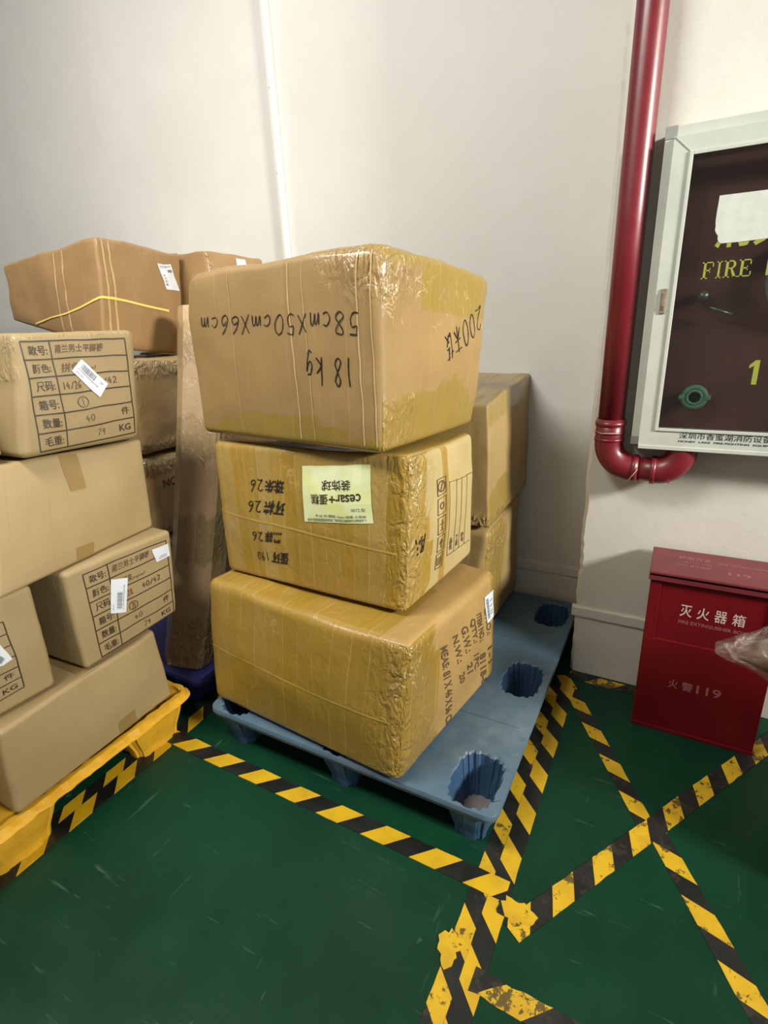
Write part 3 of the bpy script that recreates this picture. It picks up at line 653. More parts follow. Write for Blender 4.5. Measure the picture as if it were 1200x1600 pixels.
# top
def crush3(q): return 1.0+1.3*max(0, 1-math.dist(q, (1, -1, 1))/0.7)+1.0*max(0, 1-math.dist(q, (-1, -1, 1))/0.5)+1.2*max(0, 1-math.dist(q, (1, 1, 1))/0.6)
c = carton('B3', 'taped_carton', 'brown carton marked 18kg upside down, top of the central stack', K_TOP, r=0.022, bulge=(0.012, 0.010, -0.010), dent=0.008, seed=3, crush=crush3,
    amber=lambda f, u, v, q: (0.50 if v < 0.05+0.13*math.sin(u*3.14) else 0.05) if f == 'F' else (0.60 if (v > 0.70 and u > 0.30) or v > 0.9 or v < 0.20+0.16*math.sin(u*3.1)**2+0.05*math.sin(u*11) else 0.04) if f == 'R' else 0.6,
    crinkle=lambda f, u, v, q: min(1.0, 1.6*max(0, 1-math.dist(q, (1, -1, 1))/0.75)+max(0, 1-math.dist(q, (-1, -1, 1))/0.35)+(0.8 if f == 'R' and v < 0.3 and u < 0.25 else 0)+(0.35 if f == 'R' and v > 0.6 else 0.05)))
Q = DQ['B3_dim']
c.decal('handwriting', [stroke_geo('58cmx50cmx66cm', 0.032, 13, 0.10, 5)], Q, 'F', PEN, c.root)
for s_, a_, b_ in (('18', 0.0, 0.42), ('kg', 0.58, 1.0)): c.decal('handwriting', [place(stroke_geo(s_, 0.03, 1.1, 0.06, 6), a_, 0, b_, 1)], DQ['B3_kg'], 'F', PEN, c.root)
c.decal('handwriting', [stroke_geo('200TR', 0.024, 3.2, 0.06, 7)], DQ['B3_pc'], 'R', PEN, c.root)
for x0, x1 in ((0.27, 0.275), (0.585, 0.60), (0.66, 0.667), (0.90, 0.915), (0.955, 0.965)):
    c.decal('tape_seam', [rect_geo(0, 0, 1, 1, 1, 24)], [(x0+0.02, 0.04), (x0+0.02+(x1-x0)*0.45, 0.04), (x0+(x1-x0)*0.45, 0.97), (x0, 0.97)], 'F', plain('tape_seam_edge', (0.53, 0.37, 0.18), 0.25, coat=0.5), c.root, 0.001)

# right-hand stack against the wall
c = carton('B5', 'taped_carton', 'lower carton of the stack behind the central cartons, against the wall', K_BACK, r=0.03, bulge=(0.012, 0.012, 0.0), dent=0.012, seed=5,
    amber=lambda f, u, v, q: 0.55 if u < 0.45 else 0.1, crinkle=lambda f, u, v, q: 0.8 if v > 0.75 and u < 0.5 else 0.2)
c = carton('B4', 'taped_carton', 'upper carton with a bare top behind the central cartons, against the wall', K_BACK, r=0.009, bulge=(0.004, 0.006, 0.0), dent=0.006, seed=6,
    amber=lambda f, u, v, q: (0.5 if v < 0.25+0.1*math.sin(u*5) or v > 0.85 else 0.06) if f == 'R' else (0.38 if f == 'T' else 0.25), crinkle=lambda f, u, v, q: 0.9 if (v < 0.12 and f != 'T') else 0.12)

# ---- left-hand cartons on the yellow pallet
PL = dict(r=0.014, dent=0.005)
c = carton('L1', 'plain_carton', 'plain long brown carton lying directly on the yellow pallet', K_PLAIN, bulge=(0.006, 0.006, -0.004), seed=11, **PL)
c.decal('packing_tape', [rect_geo(0, 0, 1, 1, 6, 6)], [(0.55, 0.47), (1.0, 0.47), (1.0, 0.58), (0.55, 0.58)], 'T', TAPEC, c.root, 0.001)
c.decal('packing_tape', [rect_geo(0, 0, 1, 1, 4, 4)], [(0.60, 0.0), (0.72, 0.0), (0.72, 0.20), (0.60, 0.20)], 'R', TAPEC, c.root, 0.001)
def table_geo(cols=0.24, fields=True, hand=None):
    lw = 0.013; g = []
    for i in range(7): y = i/6; g.append(rect_geo(0, y-lw/2, 1, y+lw/2, 16, 1))
    for x in (0, cols*1.05, 1): g.append(rect_geo(x-lw*0.4, 0, x+lw*0.4, 1, 1, 16))
    for i, s in enumerate(('毛重:', '数量:', '箱号:', '尺码:', '颜色:', '款号:')):
        x0 = 0.035; g.append(place(text_geo(s, 0.014), x0+0.015, i/6+0.038, x0+0.185, i/6+0.128))
    g.append(place(text_geo('件', 0.01), 0.86, 1/6+0.05, 0.95, 1/6+0.13)); g.append(place(text_geo('KG', 0.015), 0.82, 0.045, 0.95, 0.115))
    return g
def hand_geo(kind):
    g = [place(text_geo('莆兰男士平脚裤', 0.012, 0.2), 0.29, 5/6+0.05, 0.76, 5/6+0.13)]
    g.append(place(text_geo('拼色' if kind == 1 else '黑拼朱', 0.012, 0.2), 0.31, 4/6+0.03, 0.50, 4/6+0.12)); g.append(place(text_geo('mpxl', 0.0, 0.3), 0.50, 4/6+0.03, 0.66, 4/6+0.08))
    g.append(place(stroke_geo('14/26' if kind == 1 else '24/28', 0.05, 2.2, 0.1, 9), 0.29, 3/6+0.04, 0.48, 3/6+0.11)); g.append(place(stroke_geo('40/42', 0.05, 2.2, 0.1, 10), 0.60, 3/6+0.05, 0.86, 3/6+0.115))
    V = []
    for k in range(20):
        a = 2*PI*k/20; V += [(0.46+0.058*math.cos(a), 2.45/6+0.055*math.sin(a)), (0.46+0.049*math.cos(a), 2.45/6+0.047*math.sin(a))]
    g.append((V, [(2*k, 2*k+1, (2*k+3) % 40, (2*k+2) % 40) for k in range(20)]))
    g.append(place(stroke_geo('1' if kind == 1 else '20', 0.04, 0.8, 0.05, 12), 0.435, 2.2/6, 0.485, 2.7/6))
    g.append(place(stroke_geo('40', 0.05, 1.4, 0.08, 13), 0.45, 1/6+0.05, 0.56, 1/6+0.11)); g.append(place(stroke_geo('79', 0.05, 1.3, 0.08, 14), 0.56, 0.05, 0.66, 0.12))
    return g
LBG = lambda sd: barcode(sd, 0.12, 0.62, 0.50, 0.86)+[place(text_geo('0102030405060708'), 0.08, 0.36, 0.80, 0.44), place(text_geo('XC-01'), 0.08, 0.14, 0.34, 0.24), place(text_geo('26'), 0.78, 0.68, 0.88, 0.80)]
c = carton('L2', 'printed_carton', 'printed table carton with two white labels, upright on the plain bottom carton', K_PRINT, bulge=(0.008, 0.004, 0.0), seed=12, **PL)
c.decal('printed_table', table_geo(), [(0.15, 0.037), (0.955, 0.030), (0.93, 0.912), (0.138, 0.921)], 'R', INK, c.root)
for hg in hand_geo(2): c.decal('handwriting', [hg], [(0.15, 0.037), (0.955, 0.030), (0.93, 0.912), (0.138, 0.921)], 'R', INKF, c.root, 0.0018)
Q = DQ['L2_la']; paper_label(c, [Q[1], Q[2], Q[3], Q[0]], 'R', c.root, barcode(8, 0.12, 0.62, 0.30, 0.62)+[place(text_geo('0102030405060708'), 0.10, 0.18, 0.80, 0.25), place(text_geo('XC-01'), 0.08, 0.80, 0.25, 0.9)], off=0.003)
paper_label(c, [(0.80, 0.715), (0.955, 0.72), (0.945, 0.868), (0.765, 0.872)], 'R', c.root, [rect_geo(0.2, 0.15, 0.8, 0.2), rect_geo(0.3, 0.28, 0.8, 0.32)], off=0.003)
c = carton('L2p', 'printed_carton', 'printed carton cut off by the left edge of view, beside the two-label carton', K_PRINT, bulge=(0.008, 0.004, 0.0), seed=13, **PL)
TQ = [(0.02, 0.155), (0.782, 0.143), (0.768, 0.798), (0.02, 0.82)]
c.decal('printed_table', table_geo(), TQ, 'R', INK, c.root)
paper_label(c, [(0.60, 0.47), (0.685, 0.44), (0.748, 0.455), (0.70, 0.66)], 'R', c.root, barcode(5, 0.2, 0.7, 0.2, 0.6), off=0.003)
c = carton('L3', 'plain_carton', 'plain carton with two tan tape patches, under the diagonally labelled carton', K_PLAIN, bulge=(0.008, 0.006, -0.006), seed=14, **PL)
c.decal('packing_tape', [rect_geo(0, 0, 1, 1, 4, 8)], [(0.438, 0.655), (0.538, 0.651), (0.507, 0.985), (0.392, 0.985)], 'R', TAPEC, c.root)
c.decal('packing_tape', [rect_geo(0, 0, 1, 1, 4, 4)], [(0.436, 0.015), (0.542, 0.012), (0.552, 0.126), (0.437, 0.139)], 'R', TAPEC, c.root)
c = carton('L4', 'printed_carton', 'printed table carton with one slanting white label, top of the left stack', K_PRINT, bulge=(0.008, 0.004, -0.004), seed=15, r=0.022, dent=0.006,
    crinkle=lambda f, u, v, q: 0.7 if (f == 'R' and v > 0.95) or (f == 'F' and v > 0.6) else 0.0)
c.decal('printed_table', table_geo(), DQ['L4_tab'], 'R', INK, c.root)
for hg in hand_geo(1): c.decal('handwriting', [hg], DQ['L4_tab'], 'R', INKF, c.root, 0.0018)
Q = DQ['L4_lab']; paper_label(c, [Q[0], Q[1], Q[2], Q[3]], 'R', c.root, LBG(4), off=0.0035)
c = carton('L5', 'plain_carton', 'sliver of a plain carton at the left edge, level with the top printed carton', K_PLAIN, bulge=(0.004, 0.004, 0.0), seed=16, **PL)

# ---- stack at the back left
c = carton('B6', 'strapped_carton', 'large reddish carton with a thin yellow strap, high at the back left', K_RED, r=0.014, bulge=(0.008, 0.010, 0.006), dent=0.012, seed=21,
    amber=lambda f, u, v, q: 0.0, crinkle=lambda f, u, v, q: 0.3 if v > 0.95 else 0.0)
paper_label(c, DQ['B6_lab'], 'R', c.root, [place(text_geo('GZTB0101'), 0.1, 0.86, 0.85, 0.94)]+[place(text_geo(s), 0.1, y, 0.25, y+0.07) for s, y in (('品', 0.52), ('名', 0.40), ('数', 0.28), ('量', 0.16))]+barcode(6, 0.55, 0.9, 0.68, 0.78), off=0.002)
sp = [(0.055, 0.472), (0.25, 0.468), (0.486, 0.457), (0.75, 0.44), (0.995, 0.422)]
V = []; F = []
path = [('F', 0.30, 0.06), ('F', 0.502, 0.198), ('F', 0.66, 0.285), ('F', 0.80, 0.36), ('F', 0.92, 0.43), ('F', 0.985, 0.462)]+[('R', a, b) for a, b in ((0.015, 0.472), (0.12, 0.472), (0.25, 0.468), (0.486, 0.457), (0.75, 0.44), (0.995, 0.422))]
for f_, a, b in path:
    V += [c.S(f_, a, b-0.010, 0.0035), c.S(f_, a, b+0.010, 0.0035)]
for i in range(len(path)-1): F.append((2*i, 2*i+2, 2*i+3, 2*i+1))
mesh_obj('strap', V, F, STRAP, c.root, True)
for x in (0.05, 0.12): c.decal('packing_tape', [rect_geo(0, 0, 1, 1, 2, 16)], [(x+0.03, 0.01), (x+0.05, 0.01), (x+0.02, 0.98), (x, 0.98)], 'R', plain('clear_tape_strip', (0.50, 0.33, 0.16), 0.2, coat=0.6), c.root, 0.001)
for x in (0.58, 0.66): c.decal('packing_tape', [rect_geo(0, 0, 1, 1, 2, 16)], [(x+0.03, 0.03), (x+0.045, 0.03), (x+0.015, 0.97), (x, 0.97)], 'F', plain('clear_tape_strip', (0.50, 0.33, 0.16), 0.2, coat=0.6), c.root, 0.001)
c = carton('B7', 'strapped_carton', 'farther reddish carton peeping out between the yellow-strapped carton and the central stack', K_RED, r=0.014, bulge=(0.006, 0.008, 0.005), dent=0.010, seed=22,
    crinkle=lambda f, u, v, q: 0.9 if f == 'R' and u < 0.06 else 0.0)
paper_label(c, DQ['B7_lab'], 'R', c.root, [rect_geo(0.2, 0.3, 0.7, 0.36)], off=0.002)
def cbox(x0, x1, y0, y1, z0, z1, lean=0.0):
    return dict(n0=(x1, y0, z0), l0=(x0, y0, z0), r0=(x1, y1, z0), f0=(x0, y1, z0), n1=(x1-lean, y0, z1), l1=(x0, y0, z1), r1=(x1-lean, y1, z1), f1=(x0, y1, z1))
BX['C1'] = cbox(-2.62, -1.965, 1.46, 1.96, 0.90, 1.290); BX['C2'] = cbox(-2.62, -1.955, 1.46, 1.96, 0.525, 0.885); BX['C3'] = cbox(-2.62, -1.96, 1.46, 1.96, 0.148, 0.512)
BX['D1'] = cbox(-2.6, -2.0, 2.03, 2.325, 0.73, 1.292); BX['D2'] = cbox(-2.6, -2.0, 2.03, 2.325, 0.148, 0.715)
CL = dict(r=0.035, bulge=(0.008, 0.008, -0.005), dent=0.012, freq=7)
cr1 = lambda f, u, v, q: 0.95 if v > 0.80 or v < 0.15 else 0.30
c = carton('C1', 'film_wrapped_carton', 'brown carton in crumpled clear film directly below the yellow-strapped carton', K_CLEAR, seed=31, crinkle=cr1, **CL)
c = carton('C2', 'film_wrapped_carton', 'brown film-wrapped carton printed NO, second below the yellow-strapped carton', K_CLEAR, seed=32, crinkle=cr1, **CL)
c.decal('printed_text', [text_geo('NO.', 0.02)[:2]], [(0.12, 0.60), (0.30, 0.60), (0.30, 0.72), (0.12, 0.72)], 'R', INKF, c.root)
c = carton('C3', 'film_wrapped_carton', 'lowest film-wrapped carton at the back left, standing on the dark blue pallet', K_CLEAR, seed=33, crinkle=cr1, **CL)
c = carton('D1', 'plain_carton', 'plain carton directly under the farther reddish carton, against the back wall', K_RED, r=0.015, bulge=(0.005,)*3, dent=0.006, seed=34)
c = carton('D2', 'plain_carton', 'lowest plain carton against the back wall, standing on the dark blue pallet', K_RED, r=0.015, bulge=(0.005,)*3, dent=0.006, seed=35)

# tall upright carton leaning back
def tall():
    root = empty('tall_carton', (-1.60, 1.22, 0.145), 'tall narrow film-wrapped carton standing upright beside the central stack', 'carton')
    prof = [(-0.070, 0.045), (0.0, 0.0), (0.140, 0.031), (0.15, 0.045), (0.155, 0.12), (0.14, 0.14), (-0.03, 0.125), (-0.075, 0.085)]
    # densify
    P = []
    for i in range(len(prof)):
        a = Vector((*prof[i], 0)); b = Vector((*prof[(i+1) % len(prof)], 0)); k = max(1, int((b-a).length/0.02))
        P += [a.lerp(b, j/k) for j in range(k)]
    nz = 60; V = []; F = []; A = []; K = []; n = len(P); UU = []
    per = [0]
    for i in range(n): per.append(per[-1]+(P[(i+1) % n]-P[i]).length)
    for k in range(nz+1):
        t_ = k/nz; z = 0.145+1.35*t_
        o = Vector((-1.664, 1.163, 0)).lerp(Vector((-1.875, 1.72, 0)), t_) + Vector((0.024*math.sin(t_*PI), 0, 0))
        e = 1.0-(0.06*(max(0, 0.03-t_)/0.03)+0.06*(max(0, t_-0.97)/0.03))
        for i, p in enumerate(P):
            q = o+Vector((p.x*(1.0+0.22*t_), p.y, 0))*e; q.z = z
            q += nvec(q*5)*0.005+nvec(q*20)*0.0018
            V.append(q); A.append(0.30+0.25*math.sin(t_*23)); K.append(0.9 if t_ < 0.12 else 0.40)
    for k in range(nz):
        for i in range(n):
            j = (i+1) % n; F.append((k*n+i, k*n+j, (k+1)*n+j, (k+1)*n+i)); UU.append([(per[i], k*0.0225), (per[i+1], k*0.0225), (per[i+1], k*0.0225+0.0225), (per[i], k*0.0225+0.0225)])
    F.append(tuple(range(n))[::-1]); UU.append([(0, 0)]*n); F.append(tuple(nz*n+i for i in range(n))); UU.append([(0, 0)]*n)
    tb_ = mesh_obj('carton_body', V, F, kraft('kraft_long_carton', (0.479, 0.33, 0.182), (0.406, 0.281, 0.153), tape=(0.30, 0.21, 0.10), crink=0.8, shine=0.7, lines=0.5, seam=0.09), root, True, uvs=UU, attrs=dict(amber=A, crinkle=K))
    tb_.data.set_sharp_from_angle(angle=math.radians(28))
tall()
# green sheet standing behind
g = G(); g.loft([[Vector((x+dx, y+dy, z)) for x, y in ((-1.56, 1.47), (-1.40, 1.50), (-1.40, 1.54), (-1.56, 1.51))] for z, dx, dy in ((0.15, 0, 0), (0.5, 0.004, 0.0), (0.9, 0.0, 0.01))])
o = g.obj('folded_sack', mottled('dark_green_sack', (0.07, 0.21, 0.16), (0.10, 0.27, 0.20), 0.5, 12, bump=0.4), None, False, loc=(-1.48, 1.5, 0.145)); tag(o, 'dark green folded sack glimpsed between the tall carton and the central stack', 'sack')

# ------------------------------------------------------------ fire hydrant cabinet
M_ALU = mottled('painted_aluminium', (0.47, 0.49, 0.44), (0.42, 0.44, 0.39), 0.35, 9, 0.4)
M_ALU2 = mottled('aluminium_edge', (0.46, 0.48, 0.44), (0.38, 0.40, 0.37), 0.4, 12)
cb = empty('fire_hose_cabinet', (0.22, 1.98, 0.97), 'white framed glass fire hose cabinet on the pillar above the red box', 'cabinet')
X0, X1, Z0, Z1, YF = -0.128, 0.60, 0.985, 1.868, 1.918
g = G().box(X0, X0+0.028, YF, 2.0068, Z0, Z1, 0.002).box(X1-0.028, X1, YF, 2.0068, Z0, Z1, 0.002)
g.box(X0+0.028, X1-0.028, YF, 2.0068, Z1-0.028, Z1, 0.002).box(X0+0.028, X1-0.028, YF, 2.0068, Z0, Z0+0.028, 0.002)
g.obj('case', M_ALU, cb)
M_CAP = plain('grey_corner', (0.22, 0.23, 0.21), 0.5)
for za, zb in ((Z1-0.03, Z1+0.001), (Z0-0.001, Z0+0.026)): G().box(X0-0.001, X0+0.03, YF-0.002, YF+0.03, za, zb, 0.001).obj('corner_cap', M_CAP, cb)
G().box(X0+0.028, X1-0.028, 1.995, 2.005, Z0+0.028, Z1-0.028).obj('back_panel', mottled('red_brown_interior', (0.20, 0.072, 0.060), (0.15, 0.060, 0.052), 0.6, 5), cb)
DX0, DX1, DZ0, DZ1 = -0.104, 0.578, 0.975, 1.838; GX0, GZ0, GZ1 = -0.052, 1.045, 1.788; GX1 = 0.527
dr = G()
def mitre(pts, y0, y1):
    dr.loft([[Vector((x, y0, z)) for x, z in pts], [Vector((x, y1, z)) for x, z in pts]])
yf, yb = 1.898, 1.917
mitre([(DX0, DZ0), (GX0, GZ0), (GX0, GZ1), (DX0, DZ1)], yf, yb); mitre([(DX0, DZ1), (GX0, GZ1), (GX1, GZ1), (DX1, DZ1)], yf, yb)
mitre([(DX1, DZ1), (GX1, GZ1), (GX1, GZ0), (DX1, DZ0)], yf, yb); mitre([(DX1, DZ0), (GX1, GZ0), (GX0, GZ0), (DX0, DZ0)], yf, yb)
for a in ((GX0-0.010, GX0, GZ0-0.010, GZ1+0.010), (GX1, GX1+0.010, GZ0-0.010, GZ1+0.010), (GX0, GX1, GZ1, GZ1+0.010), (GX0, GX1, GZ0-0.010, GZ0)): dr.box(a[0], a[1], yf-0.004, yf+0.01, a[2], a[3], 0.0015)
dr.box(DX0, DX1, yf-0.003, yf+0.01, DZ0, DZ0+0.013, 0.002)
door = dr.obj('door_frame', M_ALU, cb)
# mitre joint lines
G().box(-0.5, 0.5, -0.5, 0.5, -0.5, 0.5)
ln = G()
for (xa, za, xb, zb) in ((DX0+0.002, DZ1-0.002, GX0-0.010, GZ1+0.010),):
    d = Vector((xb-xa, 0, zb-za)).normalized(); nn = Vector((d.z, 0, -d.x))*0.0012
    ln.loft([[Vector((xa, y, za))-nn, Vector((xa, y, za))+nn, Vector((xb, y, zb))+nn, Vector((xb, y, zb))-nn] for y in (yf-0.0008, yf+0.002)])
ln.obj('mitre_joint', plain('dark_joint_line', (0.16, 0.16, 0.14), 0.8), door)
gm = N('cabinet_glass'); tr_ = gm.new('ShaderNodeBsdfTransparent'); tr_.inputs[0].default_value = (0.90, 0.93, 0.91, 1)
gl = gm.new('ShaderNodeBsdfGlossy'); gl.inputs['Roughness'].default_value = 0.03
fr_ = gm.new('ShaderNodeFresnel'); fr_.inputs[0].default_value = 1.5
ms = gm.new('ShaderNodeMixShader'); gm.t.links.new(gm.math('MULTIPLY_ADD', fr_.outputs[0], 0.75, 0.0), ms.inputs[0]); gm.t.links.new(tr_.outputs[0], ms.inputs[1]); gm.t.links.new(gl.outputs[0], ms.inputs[2])
gm.t.links.new(ms.outputs[0], gm.n['Material Output'].inputs[0])
pane = G().box(GX0, GX1, 1.903, 1.907, GZ0, GZ1).obj('glass_pane', gm.mt, door)
# lettering on the glass
def flat_text(s, x0, x1, z0, z1, y, mt, name, parent, bold=0.0, shear=0.0, geo=None):
    v, f = (geo or text_geo(s, bold, shear))[:2]
    return mesh_obj(name, [(x0+(x1-x0)*a, y, z0+(z1-z0)*b) for a, b in v], f, mt, parent)
GY = plain('yellow_green_letters', (0.25, 0.27, 0.035), 0.5)
def serif(ch):
    R = rect_geo
    if ch == 'F': return [R(.18, 0, .36, 1), R(.05, 0, .52, .07), R(.05, .93, .9, 1), R(.82, .7, .9, 1), R(.3, .46, .68, .54), R(.62, .36, .68, .64)]
    if ch == 'I': return [R(.38, 0, .62, 1), R(.2, 0, .8, .07), R(.2, .93, .8, 1)]
    if ch == 'E': return [R(.15, 0, .34, 1), R(.03, 0, .92, .07), R(.03, .93, .88, 1), R(.8, .7, .88, 1), R(.84, 0, .92, .3), R(.3, .46, .66, .54), R(.6, .36, .66, .64)]
    V = []; n = 14
    for k in range(n+1):
        a = PI/2-PI*k/n; V += [(.5+.32*math.cos(a), .755+.245*math.sin(a)), (.5+.16*math.cos(a), .755+.18*math.sin(a))]
    return [R(.15, 0, .33, 1), R(.03, 0, .46, .07), R(.03, .93, .5, 1), R(.33, .51, .5, .575), (V, [(2*k, 2*k+2, 2*k+3, 2*k+1) for k in range(n)]), ([(.48, .51), (.62, .51), (.92, .0), (.70, .0)], [(0, 1, 2, 3)]), R(.66, 0, 1.0, .06)]
gg = ([], [])
for i, ch in enumerate('FIRE'):
    wdt = (0.27, 0.17, 0.29, 0.27); x = sum(wdt[:i])
    for v, f in serif(ch):
        b = len(gg[0]); gg[0].extend([(x+a*wdt[i], bb) for a, bb in v]); gg[1].extend([tuple(k+b for k in q) for q in f])
flat_text('', 0.005, 0.128, 1.474, 1.518, 1.9025, GY, 'lettering', pane, geo=gg)
flat_text('HYDRANT', 0.16, 0.40, 1.474, 1.518, 1.9025, GY, 'lettering', pane, 0.03)
flat_text('消火栓', 0.026, 0.30, 1.551, 1.64, 1.9025, GY, 'lettering', pane, 0.02)
ONE = ([(0.40, 0), (0.80, 0), (0.80, 1), (0.46, 1), (0.05, 0.80), (0.05, 0.66), (0.40, 0.78)], [(0, 1, 2, 3, 4, 5, 6)])
for x_ in (0.160, 0.222): flat_text('', x_, x_+0.032, 1.182, 1.250, 1.9025, GY, 'lettering', pane, geo=ONE)
flat_text('9', 0.285, 0.335, 1.182, 1.250, 1.9025, GY, 'lettering', pane, 0.03)
V = []; r_ = random.Random(4)                              # torn white sticker
edge = [(0.024, 1.682), (0.160, 1.682), (0.160, 1.566), (0.09, 1.563), (0.045, 1.563)]+[(0.042-0.003*i+r_.uniform(-0.006, 0.004), 1.566+0.008*i) for i in range(6)]+[(0.023, 1.620), (0.023, 1.64)]
st_ = G().loft([[Vector((x, 1.9018, z)) for x, z in edge], [Vector((x, 1.9026, z)) for x, z in edge]])
st_.obj('torn_sticker', mottled('white_sticker', (0.52, 0.54, 0.50), (0.46, 0.48, 0.44), 0.5, 40), pane)
flat_text('深圳市香蜜湖消防设备有限公司', 0.010, 0.345, 1.014, 1.036, yf-0.0006, plain('black_lettering', (0.02, 0.02, 0.02), 0.5), 'lettering', door, 0.003)
flat_text('HONEY  LAKE  FIRE-FIGHTING  EQUIPMENT  CO., LTD', 0.010, 0.345, 1.002, 1.009, yf-0.0006, plain('black_lettering', (0.02, 0.02, 0.02), 0.5), 'lettering', door, 0.02)
lk = G().box(-0.0905, -0.074, yf-0.004, yf+0.003, 1.385, 1.455, 0.002); lk.box(-0.087, -0.0775, yf-0.007, yf-0.003, 1.395, 1.445, 0.0015)
latch = lk.obj('latch', mottled('tarnished_brass', (0.36, 0.30, 0.20), (0.25, 0.20, 0.14), 0.35, 60, metal=0.5), cb)
G().tube([(-0.082, yf-0.006, 1.403), (-0.082, yf-0.011, 1.403)], 0.004, 14).obj('screw', plain('screw_metal', (0.4, 0.38, 0.34), 0.3, metal=1), latch)
# hose coupling ring, valve and coiled hose inside
M_TEAL = mottled('verdigris_metal', (0.20, 0.40, 0.30), (0.14, 0.30, 0.225), 0.5, 30)
def torus(g, c, R1, r, axis='y', n=48, m_=14, m=0, a0=0, a1=2*PI):
    pts = [(c[0]+R1*math.cos(a0+(a1-a0)*k/n), c[1], c[2]+R1*math.sin(a0+(a1-a0)*k/n)) for k in range(n+1)]
    return g.tube(pts, r, m_, m, True)
cp = G(); torus(cp, (0.036, 1.955, 1.135), 0.030, 0.0085); torus(cp, (0.036, 1.948, 1.135), 0.020, 0.004); 
for k in range(2): a = PI*k; cp.box(0.036+0.036*math.cos(a)-0.008, 0.036+0.036*math.cos(a)+0.008, 1.945, 1.965, 1.128, 1.142, 0.002)
cpo = cp.obj('hose_coupling', M_TEAL, cb, True)
G().tube([(0.036, 1.958, 1.135), (0.036, 1.996, 1.135)], 0.021, 24).obj('coupling_bore', plain('black_rubber', (0.012, 0.014, 0.013), 0.6), cpo)
hs = G(); torus(hs, (0.285, 1.965, 1.46), 0.105, 0.011); torus(hs, (0.285, 1.965, 1.46), 0.083, 0.010)
hs.obj('fire_hose', mottled('pale_canvas_hose', (0.36, 0.42, 0.36), (0.28, 0.33, 0.28), 0.8, 60), cb, True)
M_ST = mottled('dull_steel', (0.28, 0.30, 0.28), (0.2, 0.21, 0.2), 0.35, 30, metal=0.6)
G().tube([(0.02, 1.985, 1.43), (0.02, 1.955, 1.43)], 0.014, 20).obj('valve_knob', M_ST, cb, True)
vv = G(); vv.tube([(0.04, 1.955, 1.398), (0.10, 1.96, 1.375)], 0.004, 10)
vv.obj('valve_stem', M_ST, cb, True)

# ------------------------------------------------------------ red water pipe
pn = N('red_gloss_paint'); pc = pn.coord()
M_RED = pn.out(color=pn.mix(pn.step(pn.noise(pc, 5, 4), 0.35, 0.7), (0.125, 0.006, 0.012), (0.155, 0.009, 0.016)), rough=pn.math('MULTIPLY_ADD', pn.noise(pc, 18, 3), 0.18, 0.30), coat=0.15, coatr=0.2, normal=pn.bump(pn.noise(pc, 40, 3), 0.06, 0.004))
px, py = -0.197, 1.945
pr = empty('water_pipe', (px, py, 0.9), 'red painted water pipe down the pillar edge, bending under the cabinet', 'pipe')
G().tube([(px, py, z) for z in (3.6, 2.4, 1.7, 1.05)], 0.0415, 40).obj('riser', M_RED, pr, True)
def arc(cx_, cz_, R1, a0, a1, n=12): return [(cx_+R1*math.cos(a0+(a1-a0)*k/n), py, cz_+R1*math.sin(a0+(a1-a0)*k/n)) for k in range(n+1)]
zc = 0.895
G().tube([(px, py, 1.06), (px, py, 1.0)]+arc(px+0.085, zc+0.085, 0.085, PI, 1.5*PI)+[(px+0.10, py, zc)], 0.0455, 36).obj('elbow', M_RED, pr, True)
G().tube([(px+0.085, py, zc), (0.0, py, zc)], 0.0400, 36).obj('cross_run', M_RED, pr, True)
G().tube([(-0.05, py, zc)]+arc(-0.045, zc+0.07, 0.07, 1.5*PI, 2*PI)+[(0.025, py, zc+0.088)], 0.0450, 36).obj('elbow', M_RED, pr, True)
g = G()
for z, r_, hh in ((1.045, 0.0485, 0.016), (1.015, 0.0475, 0.010), (0.992, 0.048, 0.010)):
    G().tube([(px, py, z+hh/2), (px, py, z+hh/2-0.001), (px, py, z-hh/2+0.001), (px, py, z-hh/2)], [r_-0.004, r_, r_, r_-0.004], 36).obj('coupling', M_RED, pr, True)
for x, r_ in ((px+0.088, 0.048), (-0.052, 0.0475)):
    G().tube([(x-0.008, py, zc), (x-0.007, py, zc), (x+0.007, py, zc), (x+0.008, py, zc)], [r_-0.004, r_, r_, r_-0.004], 36).obj('coupling', M_RED, pr, True)
M_WIRE = plain('pale_wire', (0.4, 0.35, 0.28), 0.4)
G().tube([(px-0.05, py-0.01, 1.018), (px-0.02, py-0.051, 1.017), (px+0.03, py-0.045, 1.019)], 0.0012, 8).obj('binding_wire', M_WIRE, pr, True)
G().tube([(px+0.10, py-0.049, 0.905), (px+0.085, py-0.049, 0.88), (px+0.07, py-0.04, 0.855)], 0.0012, 8).obj('binding_wire', M_WIRE, pr, True)

# ------------------------------------------------------------ red extinguisher box
rn = N('red_sheet_metal'); rc_ = rn.coord()
M_RB = rn.out(color=rn.mix(rn.step(rn.noise(rc_, 4, 4), 0.3, 0.7), (0.105, 0.002, 0.005), (0.135, 0.003, 0.007)), rough=0.42, spec=0.3, normal=rn.bump(rn.noise(rc_, 25, 3), 0.05, 0.004))  # body red darkened in the colour, standing in for the unlit front
M_LID = mottled('lit_red_lid', (0.15, 0.020, 0.026), (0.115, 0.016, 0.019), 0.42, 8)  # lid red lighter than the body, light from above put into its colour
eb = empty('extinguisher_box', (0.17, 1.86, 0), 'red metal fire extinguisher box standing on the green floor', 'box')
x0, x1, y0, y1 = -0.013, 0.352, 1.782, 1.985
g = G().box(x0, x1, y0, y1, 0.004, 0.362, 0.003).box(x0, x0+0.034, y0, y1, 0.360, 0.588, 0.002).box(x1-0.034, x1, y0, y1, 0.360, 0.588, 0.002)
